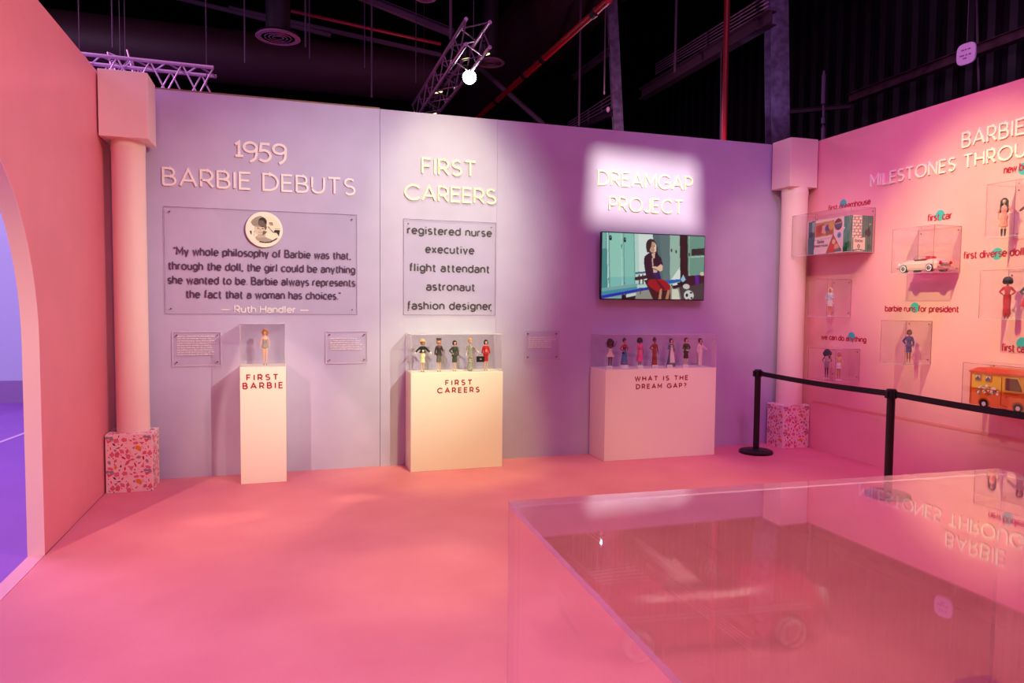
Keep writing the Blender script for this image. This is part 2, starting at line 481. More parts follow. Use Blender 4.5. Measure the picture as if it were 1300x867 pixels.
mxn = nt.nodes.new('ShaderNodeMix'); mxn.data_type = 'RGBA'; mxn.blend_type = 'MULTIPLY'; mxn.inputs[0].default_value = .25
nt.links.new(r1.outputs[0], mxn.inputs[6]); nt.links.new(n2.outputs['Fac'], mxn.inputs[7])
nt.links.new(mxn.outputs[2], b.inputs['Base Color'])
bp = nt.nodes.new('ShaderNodeBump'); bp.inputs['Strength'].default_value = .25; bp.inputs['Distance'].default_value = .003
nt.links.new(n2.outputs['Fac'], bp.inputs['Height']); nt.links.new(bp.outputs[0], b.inputs['Normal'])

mb = MB(); mb.box((0, -10, -.1), (W+.1, 0.06, 0)); o = mb.build('floor', fm); o['kind'] = 'structure'
mb = MB(); mb.box((-.085, -10, -.1), (0, .06, .004)); o = mb.build('trim_1', mat((232, 170, 185), .6)); o['kind'] = 'structure'
mb = MB(); mb.box((-9, -10, -.1), (-.085, 6, 0)); o = mb.build('floor_side_room', mat((150, 90, 200), .4, noise=.08, nscale=2)); o['kind'] = 'structure'
mb = MB(); a = at(-12, 566, 2, 0); bq = at(40, 547, 2, 0); mb.bar((a.x, a.y, .002), (bq.x, bq.y, .002), .05, .004)
o = mb.build('trim_2', mat((225, 200, 235), .6)); o['kind'] = 'structure'
# wall of the side room and its dark skirting
mb = MB(); mb.box((-9, 5.6, .33), (-.1, 5.75, 4.2)); o = mb.build('wall_side_room', mat((190, 190, 230), .7)); o['kind'] = 'structure'
mb = MB(); mb.box((-9, 5.52, 0), (-.1, 5.75, .33)); o = mb.build('baseboard_side_room', mat((150, 115, 175), .7)); o['kind'] = 'structure'

wb = holder('wall_back')
for x0, x1, dz, dy in ((0, 2.208, .0, 0.004), (2.211, 3.33, 0, 0), (3.332, W, 0, .002)):
    mb = MB(); mb.box((x0, dy, 0), (x1, .055, H+dz)); mb.build('wall_panel', lav, wb)
mb = MB(); mb.box((.30, .02, H), (2.21, .062, H+.018)); o = mb.build('trim_3', mat((150, 110, 85), .7, noise=.2, nscale=20)); o['kind'] = 'structure'
mb = MB(); mb.box((W, -10, 0), (W+.055, .06, H)); o = mb.build('wall_right', pinkwall); o['kind'] = 'structure'
# low joint strip of the right wall
mb = MB(); mb.box((W-.004, -10, .498), (W, -.33, .522)); o = mb.build('trim_4', mat((238, 150, 150), .5)); o['kind'] = 'structure'
for y0, y1 in ((-1.05, -1.2), (-1.5, -1.8), (-2.3, -2.5)):
    pass

# left wall with an arched opening
YA, YB, ZS, AA, BB_ = -1.83, -3.93, 1.25, 1.05, 1.15
prof = [(YA, 0)]+[(-2.88+AA*math.cos(math.radians(t)), ZS+BB_*math.sin(math.radians(t))) for t in range(0, 181, 6)]+[(YB, 0)]
mb = MB()
for xx in (0, -.085):
    n0 = len(mb.v)
    ring = prof
    vs = [(xx, .05, 0), (xx, .05, H)]+[(xx, y, H) for y, z in ring]+[(xx, y, z) for y, z in ring]+[(xx, -10, H), (xx, -10, 0)]
    N = len(ring); fs = [(0, 1, 2, 2+N)]
    for i in range(N-1): fs.append((2+i, 3+i, 3+N+i, 2+N+i))
    fs.append((1+N, 2+2*N, 3+2*N, 1+2*N))
    mb.add(vs, fs)
mb.add([(0, .05, H), (-.085, .05, H), (-.085, -10, H), (0, -10, H)], [(0, 1, 2, 3)])
o = mb.build('wall_left', pinkwallL); o['kind'] = 'structure'
mb = MB(); vs = []; fs = []
for y, z in prof: vs += [(.0015, y, z), (-.088, y, z)]
cx = Vector((0, -2.88, .9))
for y, z in prof:
    k = 1-.004/max(.3, math.hypot(y+2.88, z-.9)); vs += [(.0015, -2.88+(y+2.88)*k, z*k if z else 0), (-.088, -2.88+(y+2.88)*k, z*k if z else 0)]
N = len(prof)
for i in range(N-1):
    fs += [(2*i, 2*i+1, 2*i+3, 2*i+2), (2*N+2*i, 2*N+2*i+2, 2*N+2*i+3, 2*N+2*i+1), (2*i, 2*i+2, 2*N+2*i+2, 2*N+2*i), (2*i+1, 2*N+2*i+1, 2*N+2*i+3, 2*i+3)]
mb.add(vs, fs); o2 = mb.build('arch_lining', mat((250, 205, 210), .45), o, smooth=30)

# dark hall around and above
dark = mat((16, 12, 15), .85); dark2 = mat((70, 52, 64), .7)
mb = MB(); mb.box((-14, -12, 9.0), (18, 16, 9.2)); o = mb.build('ceiling', dark); o['kind'] = 'structure'
mb = MB(); mb.box((-14, 15.8, 0), (18, 16, 9)); o = mb.build('wall_hall_back', dark); o['kind'] = 'structure'
hr = MB()
xs = 10.2
def corrug(y0, y1, z0, z1, x):
    m_ = MB(); k = int(abs(y1-y0)/.075); vs = []; fs = []
    for i in range(k+1):
        y = y0+(y1-y0)*i/k; xx = x-(.04 if (i//2) % 2 else 0)
        vs += [(xx, y, z0), (xx, y, z1)]
    for i in range(k): fs.append((2*i, 2*i+2, 2*i+3, 2*i+1))
    m_.add(vs, fs); return m_
o = corrug(14, -12, 0, 9, 10.2).build('wall_hall_right', mat((34, 26, 34), .5, .2)); o['kind'] = 'structure'
mb = MB(); mb.box((-14, 6, 0), (-13.8, 16, 9)); o = mb.build('wall_hall_left', dark); o['kind'] = 'structure'

# ------------------------------------------------------------------ columns in the two corners
colm = mat((250, 226, 216), .45)
def chips(pl, faces, rngseed):
    """coloured chips laid on the given faces: list of (O, ux, uz, w, h, n)"""
    R_ = random.Random(rngseed)
    cols = [mat(c, .6) for c in ((224, 104, 122), (230, 120, 142), (196, 20, 40), (160, 150, 160), (236, 150, 40), (30, 20, 26), (240, 205, 190))]
    wts = [18, 22, 26, 14, 6, 10, 4]
    m_ = MB()
    tile = []
    order = [4]*2+[2]*9+[0]*8+[1]*9+[3]*6+[5]*5+[6]*2+[2]*8+[0]*6+[3]*5+[5]*4
    for i_, ci in enumerate(order):
        big = i_ < 41
        best = None
        for _ in range(14):
            c_ = (R_.random(), R_.random())
            d_ = min([math.hypot(min(abs(c_[0]-q[0]), 1-abs(c_[0]-q[0])), min(abs(c_[1]-q[1]), 1-abs(c_[1]-q[1]))) for q in tile] or [1])
            if best is None or d_ > best[0]: best = (d_, c_)
        tile.append((best[1][0], best[1][1], ci, R_.random()*PI, R_.uniform(.75, 1.1) if big else R_.uniform(.3, .5), R_.randint(3, 5), R_.uniform(.5, .9), [R_.uniform(.8, 1.2) for _ in range(6)]))
    for O, ux, uz, w, h, n in faces:
        O = Vector(O); ux = Vector(ux); uz = Vector(uz); n = Vector(n)
        T = .27
        for ti in range(int(w/T)+2):
            for tj in range(int(h/T)+2):
                for cx_, cy_, ci, an, sz, k, asp, rr in tile:
                    px, py = (ti+cx_)*T-.1, (tj+cy_)*T-.06
                    s_ = .020*sz*(1.25 if ci < 2 else 1)*(1.2 if ci == 4 else 1)
                    if not (s_*.8 < px < w-s_*.8 and s_*.8 < py < h-s_*.8): continue
                    if ci in (2, 5): a_ = asp*.5
                    else: a_ = asp
                    m_.cur = ci
                    pts = []
                    for q in range(k):
                        t = 2*PI*q/k; x_ = s_*rr[q]*math.cos(t); y_ = s_*a_*rr[q]*math.sin(t)
                        pts.append((px+x_*math.cos(an)-y_*math.sin(an), py+x_*math.sin(an)+y_*math.cos(an)))
                    lo = [O+ux*a_2+uz*b_2 for a_2, b_2 in pts]; dz = n*(.0008+.00005*ci)
                    m_.loft([lo, [p+dz for p in lo]])
    m_.build('terrazzo_chips', cols, pl, world=True, kind='stuff')


def column(label, x0, x1, y0, y1, sh, cap, seed, faces):
    t = thing('corner_column', label, 'column', ((x0+x1)/2, (y0+y1)/2, 0), 0, 'columns in the corners of the room')
    m_ = MB(); m_.bevbox((x0, y0, 0), (x1, y1, .47), .003)
    base = m_.build('terrazzo_base', mat((255, 226, 222), .5), t, world=True)
    chips(base, faces, seed)
    cx_, cy_, r = sh
    m_ = MB(); m_.lathe([(r, .47), (r, .55), (r, 1.6), (r, 2.7), (r+.004, 2.74), (r+.004, 2.765), (r, 2.77), (r, 2.83)], (cx_, cy_, 0), 40)
    m_.build('shaft', colm, t, smooth=40, world=True)
    m_ = MB(); m_.bevbox((cap[0], cap[1], 2.80), (cap[2], cap[3], 3.31), .003)
    m_.build('capital', colm, t, world=True)
    return t

column('pink column with confetti-chip base by the arched wall', .012, .35, -.40, -.105, (.185, -.235, .122), (.012, -.40, .36, -.06), 3,
       [((.012, -.4, 0), (1, 0, 0), (0, 0, 1), .338, .47, (0, -1, 0)), ((.35, -.4, 0), (0, 1, 0), (0, 0, 1), .295, .47, (1, 0, 0)), ((.012, -.4, .47), (1, 0, 0), (0, 1, 0), .338, .295, (0, 0, 1))])
column('pink column with confetti-chip base between lavender and pink walls', 6.46, W-.012, -.31, -.04, (6.62, -.19, .135), (6.45, -.32, W-.012, -.02), 3,
       [((6.46, -.31, 0), (1, 0, 0), (0, 0, 1), .337, .47, (0, -1, 0)), ((6.46, -.04, 0), (0, -1, 0), (0, 0, 1), .27, .47, (-1, 0, 0)), ((6.46, -.31, .47), (1, 0, 0), (0, 1, 0), .337, .27, (0, 0, 1))])

# ------------------------------------------------------------------ raised titles
cream = mat((252, 246, 200), .45)
white = mat((252, 238, 232), .45)
BN = (0, -1, 0)
def title(label, cx, z0, lines, O, ux, n, material, group='raised wall titles'):
    t = thing('wall_title', label, 'sign', Vector(O)+Vector(ux)*cx+Vector((0, 0, z0)), 0, group)
    for s, x0, x1, zb, cap, w, ls in lines:
        text(s, Vector(O)+Vector(n)*.001, ux, n, x0, x1, zb, cap, w, .012, material, t, letters=True, ls=ls)
    return t
title('raised cream heading with the year 1959 above the portrait quote', 1.2, 2.5, [('1959', .97, 1.385, 2.79, .155, .021, .12), ('BARBIE DEBUTS', .40, 1.98, 2.51, .138, .0175, .24)], (0, 0.004, 0), (1, 0, 0), BN, white)
title('raised pale yellow heading above the list of jobs', 2.88, 2.5, [('FIRST', 2.60, 3.11, 2.745, .135, .0165, .24), ('CAREERS', 2.44, 3.31, 2.495, .132, .0165, .20)], (0, 0, 0), (1, 0, 0), BN, cream)
title('raised pale yellow heading in a bright patch above the television', 4.93, 2.5, [('DREAMGAP', 4.39, 5.47, 2.745, .138, .0165, .20), ('PROJECT', 4.52, 5.36, 2.495, .135, .0165, .22)], (0, .002, 0), (1, 0, 0), BN, cream)
title('raised white heading on the pink wall about milestones', 1.8, 2.7, [('BARBIE', 2.03, 2.555, 2.875, .115, .0155, .24), ('MILESTONES THROUGH', 1.05, 2.80, 2.70, .105, .015, .26)], (W, 0, 0), (0, -1, 0), (-1, 0, 0), white)

# ------------------------------------------------------------------ acrylic panels on the back wall
def sheet(m_, a, b_, ax):
    """box whose faces are clear except the four narrow sides around axis ax"""
    n0 = len(m_.f); m_.cur = 0; m_.box(a, b_)
    face_ax = [2, 2, 1, 0, 1, 0]
    for i in range(6): m_.m[n0+i] = 0 if face_ax[i] == ax else 1
    m_.cur = 0


def screws(t, pts, n, r=.006):
    n = Vector(n)
    for p in pts:
        m_ = MB(); p = Vector(p); m_.tube([p, p+n*.004, p+n*.006], [r, r, r*.5], 10); m_.build('screw', SCREW, t, world=True)


def wallsheet(name, label, x0, x1, z0, z1, group, off=.012, inset=.035, bright=False):
    t = thing(name, label, 'sign', ((x0+x1)/2, -off, z0), 0, group)
    m_ = MB(); sheet(m_, (x0, -off-.006, z0), (x1, -off, z1), 1); m_.build('acrylic_sheet', [ACRW, EDGE], t, world=True)
    w_ = .0045 if bright else .0028; m_ = MB(); y_ = -off-.0065
    for a_, b_ in (((x0, y_, z0), (x1, y_+.002, z0+w_)), ((x0, y_, z1-w_), (x1, y_+.002, z1)), ((x0, y_, z0+w_), (x0+w_, y_+.002, z1-w_)), ((x1-w_, y_, z0+w_), (x1, y_+.002, z1-w_))): m_.box(a_, b_)
    m_.build('rim_line', EDGE if bright else EDGE3, t, world=True)
    screws(t, [(x, -off-.006, z) for x in (x0+inset, x1-inset) for z in (z0+inset, z1-inset)], (0, -1, 0), .007)
    # standoffs
    for x in (x0+inset, x1-inset):
        for z in (z0+inset, z1-inset):
            m_ = MB(); m_.tube([(x, .004, z), (x, -off, z)], .005, 8); m_.build('standoff', SCREW, t, world=True)
    return t

qt = wallsheet('quote_panel', 'clear acrylic panel with a dark printed quote and round portrait', .40, 2.0, 1.42, 2.33, 'clear printed panels', .0036, .045)
ink = mat((92, 62, 92), .5)
for s, x0, x1, zb in (('"My whole philosophy of Barbie was that,', .475, 1.94, 1.925), ('through the doll, the girl could be anything', .43, 1.98, 1.80),
                      ('she wanted to be. Barbie always represents', .425, 1.98, 1.68), ('the fact that a woman has choices."', .565, 1.85, 1.56)):
    text(s, (0, -.0028, 0), (1, 0, 0), BN, x0, x1, zb, .062, .0125, .0006, ink, qt, ls=.235)
text('- Ruth Handler -', (0, -.0028, 0), (1, 0, 0), BN, .84, 1.57, 1.437, .055, .010, .0006, mat((250, 240, 240), .5), qt, ls=.19)
# round portrait
cxp, czp, rp = 1.20, 2.163, .155
m_ = MB(); m_.tube([(cxp, -.0098, czp), (cxp, -.018, czp), (cxp, -.020, czp)], [rp, rp, rp-.002], 48)
disc = m_.build('portrait_disc', mat((250, 244, 222), .5), qt, smooth=30, world=True)
n = 110; XX, YY = np.meshgrid(np.linspace(160, 850, n), np.linspace(105, 795, n))
P_ = Paint(XX, YY, (250, 244, 222))
K1, K2, K3 = (44, 36, 34), (110, 98, 88), (176, 164, 146)
P_.ell(600, 430, 215, 240, (244, 236, 206)); 
P_.poly([(700, 450), (800, 450), (780, 570), (740, 510), (680, 500)], K1)
P_.poly([(240, 480), (275, 480), (280, 560), (255, 540)], K1)
P_.line([(320, 495), (400, 495)], 8, K1); P_.line([(325, 495), (325, 580)], 10, K2); P_.line([(700, 430), (800, 430)], 5, K2)
P_.poly([(340, 600), (400, 560), (540, 560), (560, 610), (640, 640), (680, 660), (620, 700), (420, 690), (360, 650)], K3)
P_.line([(430, 690), (520, 702), (620, 690), (690, 650), (745, 615)], 24, K1)
P_.poly([(520, 580), (600, 480), (700, 520), (760, 600), (640, 640), (560, 610)], (250, 244, 214))
P_.ell(635, 335, 34, 34, K3); P_.line([(600, 320), (650, 310), (665, 360)], 14, K2); P_.line([(580, 395), (640, 460), (680, 500)], 16, K2)
P_.ell(432, 440, 108, 135, (226, 212, 186)); P_.poly([(400, 540), (520, 530), (530, 600), (380, 610)], (206, 190, 166))
P_.ell(400, 295, 140, 115, K3); P_.ell(480, 310, 78, 95, K1); P_.ell(455, 330, 60, 60, K2)
for k in range(7): P_.line([(300+k*26, 210+abs(3-k)*10), (285+k*20, 300), (300+k*18, 370)], 7, K2 if k % 2 else K1, .8)
P_.poly([(470, 350), (548, 330), (555, 420), (530, 470), (500, 400)], K2)
P_.line([(385, 432), (415, 436)], 14, K1); P_.line([(465, 432), (500, 438)], 16, K1)
P_.line([(440, 440), (432, 480)], 7, K2); P_.line([(400, 500), (435, 512), (475, 500)], 9, K2)
P_.poly([(490, 470), (560, 490), (520, 540), (470, 560)], K2)
P_.line([(400, 556), (450, 572), (520, 560)], 7, K3)
XXc = (XX[:-1, :-1]+6-500)**2; msk = ((XX[:-1, :-1]-505)**2/345**2+(YY[:-1, :-1]-450)**2/345**2) < .93
cut = ((XX-515)/295)**2+((YY-450)/275)**2 > 1
P_.col(cut, (250, 244, 222))
print_sheet('portrait_print', (cxp-rp, -.0205, czp-rp), (2*rp, 0, 0), (0, 0, 2*rp), n, n, P_, mat_vcol('portrait_print'), disc, msk)

jt = wallsheet('careers_panel', 'clear acrylic panel listing five jobs in dark letters', 2.425, 3.32, 1.42, 2.315, 'clear printed panels', .0036, .045)
ink2 = mat((74, 56, 62), .5)
for s, x0, x1, zb in (('registered nurse', 2.465, 3.275, 2.18), ('executive', 2.635, 3.10, 2.008), ('flight attendant', 2.485, 3.255, 1.832), ('astronaut', 2.645, 3.11, 1.655), ('fashion designer', 2.465, 3.28, 1.475)):
    text(s, (0, -.0028, 0), (1, 0, 0), BN, x0, x1, zb, .068, .0150, .0006, ink2, jt, ls=.25)

for lab, x0, x1, rows, seed in (('small clear caption plaque left of the narrow plinth', .455, .842, 9, 1), ('small clear caption plaque between the narrow and cream plinths', 1.722, 2.095, 6, 2), ('small clear caption plaque left of the low television', 3.625, 3.99, 6, 3)):
    t = wallsheet('caption_plaque', lab, x0, x1, .975, 1.27, 'small clear caption plaques', .012, .032, True)
    R_ = random.Random(seed); m_ = MB(); dz = .0195; zt = 1.225 if rows == 9 else 1.20
    for k in range(rows):
        x = x0+.035; z = zt-.0 - k*dz; xe = x1-.045-(R_.random()*.05 if k < rows-1 else .12*R_.random())
        while x < xe:
            w = R_.uniform(.014, .042)
            w = min(w, xe-x)
            if w < .006: break
            q = x
            while q < x+w-.002:      # tiny letter-like strokes
                hgt = R_.choice((.006, .006, .009)); m_.box((q, -.0182, z-.0), (q+.0042, -.0190, z+hgt)); q += .0058
            x += w+.006
    m_.build('caption_lettering', mat((250, 232, 226), .5), t, world=True)

# ------------------------------------------------------------------ television
tv = thing('television', 'flat television showing a child in a locker room', 'television', (4.99, 0, 1.59))
m_ = MB(); m_.bevbox((4.40, -.085, 1.585), (5.595, -.045, 2.268), .004); m_.build('screen_housing', mat((18, 14, 18), .35), tv, world=True)
m_ = MB(); m_.box((4.8, -.046, 1.72), (5.2, .002, 2.12)); m_.build('wall_bracket', mat((20, 18, 20), .5, .5), tv, world=True)
nx, nz = 240, 136
U, V = np.meshgrid(np.linspace(0, 1, nx), np.linspace(0, 1, nz))
XT = (1-V)*(52+U*(1236-52))+V*(22+U*(1186-22)); YT = (1-V)*(66+U*(90-66))+V*(812+U*(818-812))
P_ = Paint(XT, YT, (150, 205, 190))
P_.poly([(0, 0), (130, 0), (120, 900), (0, 900)], (120, 190, 180)); P_.poly([(0, 260), (110, 240), (100, 740), (0, 760)], (70, 150, 150))
P_.poly([(130, 60), (270, 60), (265, 720), (120, 720)], (152, 214, 196)); P_.poly([(270, 60), (410, 60), (405, 700), (262, 720)], (140, 206, 190))
P_.poly([(120, 570), (410, 560), (405, 800), (110, 800)], (112, 190, 190), .6)
P_.poly([(410, 60), (620, 60), (620, 700), (405, 700)], (222, 238, 232)); P_.poly([(410, 60), (455, 60), (450, 640), (405, 700)], (190, 224, 212))
P_.poly([(620, 60), (820, 70), (805, 620), (620, 640)], (84, 112, 116)); P_.poly([(700, 66), (820, 70), (805, 600), (720, 600)], (96, 124, 124))
P_.poly([(820, 70), (935, 75), (925, 640), (800, 620)], (160, 196, 178)); P_.poly([(925, 440), (925, 600), (800, 600), (815, 590)], (226, 240, 228))
P_.poly([(935, 75), (1030, 78), (1015, 640), (920, 640)], (50, 26, 28)); P_.poly([(1030, 78), (1245, 85), (1210, 640), (1015, 560)], (110, 158, 140))
P_.poly([(1068, 235), (1225, 222), (1222, 300), (1068, 312)], (46, 44, 44)); P_.line([(1060, 328), (1225, 318)], 10, (190, 214, 200))
P_.line([(1050, 90), (1030, 560)], 6, (170, 200, 186))
for x in (125, 288, 405, 92): P_.line([(x, 60), (x-8, 720)], 5, (70, 120, 118))
P_.line([(108, 60), (100, 720)], 14, (200, 232, 222)); P_.line([(262, 60), (255, 720)], 8, (190, 226, 214))
for x, y in ((140, 125), (300, 145)): P_.ell(x, y, 16, 30, (24, 34, 40)); P_.ell(x+4, y-8, 5, 8, (120, 180, 170))
for x, y in ((832, 255), (885, 268), (1038, 300)): P_.ell(x, y, 9, 22, (50, 60, 60))
for x in (90, 262): P_.line([(x, 200), (x, 250)], 8, (60, 90, 90)); P_.line([(x+18, 580), (x+18, 640)], 8, (60, 100, 100))
P_.poly([(0, 700), (420, 640), (560, 640), (560, 900), (0, 900)], (126, 176, 172)); P_.poly([(400, 700), (1200, 640), (1200, 900), (300, 900)], (150, 152, 140))
P_.poly([(820, 700), (890, 700), (910, 830), (810, 830)], (222, 220, 200)); P_.poly([(900, 640), (1200, 600), (1200, 900), (930, 900)], (70, 62, 62))
P_.line([(415, 520), (510, 512)], 22, (70, 110, 140)); P_.line([(415, 585), (540, 560)], 40, (60, 34, 38))
for x in (450, 490): P_.line([(x, 540), (x, 640)], 14, (60, 36, 40))
P_.poly([(20, 735), (550, 655), (930, 582), (1000, 590), (550, 690), (30, 790)], (60, 150, 172)); P_.poly([(20, 780), (548, 678), (548, 708), (20, 815)], (36, 44, 178))
P_.poly([(740, 600), (930, 582), (930, 610), (790, 640)], (30, 96, 190)); P_.poly([(420, 652), (548, 648), (548, 680), (420, 690)], (190, 224, 214))
P_.poly([(245, 770), (300, 762), (296, 830), (245, 830)], (30, 14, 24)); P_.poly([(296, 790), (400, 775), (395, 830), (296, 830)], (40, 24, 30)); P_.poly([(296, 768), (405, 745), (405, 775), (296, 800)], (210, 226, 214))
P_.line([(455, 690), (455, 760)], 10, (70, 70, 70))
P_.poly([(810, 650), (1010, 590), (1010, 640), (840, 700)], (40, 22, 26)); P_.poly([(1000, 545), (1210, 530), (1205, 620), (1060, 660), (1000, 640)], (58, 22, 34))
P_.poly([(1095, 545), (1145, 540), (1140, 650), (1100, 640)], (92, 30, 150)); P_.ell(1185, 520, 26, 22, (216, 206, 180))
P_.poly([(960, 530), (985, 590), (950, 620), (925, 590)], (150, 204, 222)); P_.ell(990, 668, 40, 30, (214, 210, 200)); P_.poly([(830, 640), (880, 625), (890, 650), (830, 660)], (230, 232, 226))
P_.ell(1015, 770, 58, 58, (214, 216, 214)); P_.ell(992, 768, 16, 20, (20, 20, 20)); P_.ell(1042, 738, 14, 12, (20, 20, 20)); P_.ell(1046, 800, 12, 13, (20, 20, 20)); P_.ell(1005, 815, 12, 8, (30, 30, 30))
# the child
P_.poly([(500, 600), (560, 590), (620, 720), (640, 830), (600, 830), (540, 680)], (70, 30, 28))
P_.poly([(540, 690), (800, 700), (800, 830), (620, 830)], (66, 22, 22))
P_.poly([(680, 700), (704, 700), (690, 830), (655, 830)], (196, 140, 108)); P_.poly([(770, 705), (798, 712), (770, 830), (735, 830)], (186, 128, 98))
P_.poly([(560, 580), (640, 570), (745, 600), (805, 660), (800, 706), (730, 718), (700, 690), (655, 735), (610, 710), (540, 650)], (166, 24, 30))
P_.poly([(630, 590), (660, 600), (745, 700), (715, 712), (690, 690)], (110, 14, 22))
P_.poly([(515, 330), (560, 295), (660, 290), (710, 350), (725, 420), (725, 490), (680, 500), (675, 590), (580, 590), (540, 600), (520, 520), (508, 410)], (48, 24, 44))
P_.poly([(590, 500), (680, 495), (700, 585), (640, 585)], (50, 30, 90))
P_.poly([(595, 290), (640, 290), (632, 350), (612, 348)], (226, 186, 160)); P_.poly([(600, 345), (614, 350), (614, 440), (600, 430)], (210, 176, 160))
P_.poly([(600, 440), (660, 445), (700, 415), (722, 430), (718, 488), (690, 500), (640, 470), (600, 458)], (236, 196, 168)); P_.poly([(610, 470), (660, 490), (650, 512), (610, 510)], (226, 186, 160))
P_.ell(598, 212, 62, 84, (60, 42, 38)); P_.poly([(640, 150), (668, 220), (672, 400), (640, 400), (650, 280)], (40, 26, 26))
P_.ell(612, 222, 44, 62, (206, 160, 134)); P_.poly([(640, 170), (658, 210), (652, 270), (625, 286)], (244, 214, 190)); P_.poly([(560, 150), (610, 130), (600, 200), (578, 260), (548, 290), (536, 220)], (56, 38, 36))
P_.ell(604, 208, 8, 5, (30, 20, 24)); P_.ell(636, 208, 7, 5, (30, 20, 24)); P_.line([(622, 214), (626, 234)], 5, (176, 120, 100)); P_.line([(610, 254), (632, 254)], 6, (160, 70, 72))
print_sheet('screen_picture', (4.409, -.0858, 1.596), (1.177, 0, 0), (0, 0, .662), nx, nz, P_, mat_vcol('lit_screen_picture', .75), tv)

# ------------------------------------------------------------------ plinths and their acrylic covers
plm = mat((250, 240, 226), .4)
def plinth(label, x0, x1, y0, h, lines):
    t = thing('display_plinth', label, 'plinth', ((x0+x1)/2, y0/2, 0), 0, 'white plinths along the lavender wall')
    m_ = MB(); m_.bevbox((x0, y0, 0), (x1, -.004, h), .002); m_.build('plinth_body', plm, t, world=True)
    for s, a, b_, zb, cap in lines:
        text(s, (0, y0, 0), (1, 0, 0), BN, a, b_, zb, cap, .0108, .001, mat((160, 28, 48), .5), t, ls=.55)
    return t
def cover(label, x0, x1, y0, y1, z0, z1):
    t = thing('acrylic_cover', label, 'display case', ((x0+x1)/2, (y0+y1)/2, z0), 0, 'clear acrylic covers on the plinths')
    q = .005
    for a, b_, ax in (((x0, y0, z0), (x1, y0+q, z1-q), 1), ((x0, y1-q, z0), (x1, y1, z1-q), 1), ((x0, y0+q, z0), (x0+q, y1-q, z1-q), 0), ((x1-q, y0+q, z0), (x1, y1-q, z1-q), 0), ((x0, y0, z1-q), (x1, y1, z1), 2)):
        m_ = MB(); sheet(m_, a, b_, ax); m_.build('acrylic_panel', [ACR, EDGE], t, world=True)
    return t
plinth('tall narrow cream plinth with red letters near the left column', 1.01, 1.375, -.37, .985, [('FIRST', 1.065, 1.31, .876, .043), ('BARBIE', 1.035, 1.348, .805, .045)])
plinth('medium cream plinth with five dolls, below the list of jobs', 2.445, 3.31, -.315, .90, [('FIRST', 2.765, 3.01, .785, .042), ('CAREERS', 2.69, 3.08, .715, .042)])
plinth('widest plinth, below the television, in pinkish light', 4.335, 5.575, -.37, .90, [('WHAT IS THE', 4.655, 5.245, .785, .04), ('DREAM GAP?', 4.67, 5.225, .707, .04)])
cover('clear cover over the single doll in a striped swimsuit', 1.013, 1.372, -.366, -.012, .9855, 1.35)
cover('long clear cover over five dolls in work outfits', 2.448, 3.307, -.311, -.012, .9005, 1.252)
cover('longest clear cover over seven dolls below the television', 4.338, 5.572, -.366, -.012, .9005, 1.245)

# ------------------------------------------------------------------ dolls
def remesh(mb_, voxel, name, material):
    me = bpy.data.meshes.new(name); me.from_pydata(mb_.v, [], mb_.f)
    o = bpy.data.objects.new('tmp', me); C.objects.link(o)
    md = o.modifiers.new('r', 'REMESH'); md.mode = 'VOXEL'; md.voxel_size = voxel; md.use_smooth_shade = True
    sm_ = o.modifiers.new('s', 'SMOOTH'); sm_.factor = .5; sm_.iterations = 3
    dg = bpy.context.evaluated_depsgraph_get(); dg.update()
    r = bpy.data.meshes.new_from_object(o.evaluated_get(dg)); r.name = name
    bpy.data.objects.remove(o); r.materials.clear(); r.materials.append(material)
    vs = [tuple(v.co) for v in r.vertices]; fs = [tuple(p.vertices) for p in r.polygons]
    bpy.data.meshes.remove(r)
    return vs, fs

ARMS = {  # elbow, wrist per side (x outward), in body heights
    'down': ((.115, .005, .655), (.122, -.015, .535)), 'hip': ((.165, .03, .675), (.085, -.03, .60)),
    'up': ((.165, -.01, .80), (.215, -.03, .925)), 'out': ((.145, -.01, .675), (.215, -.05, .60)),
    'bent': ((.115, .015, .66), (.06, -.10, .665)), 'raise': ((.17, -.02, .83), (.30, -.05, .87)),
    'front': ((.12, 0, .655), (.04, -.085, .60)), 'wide': ((.17, 0, .70), (.25, -.03, .62))}
SK = {'light': (238, 190, 158), 'tan': (205, 140, 100), 'brown': (130, 78, 54), 'dark': (88, 50, 38)}


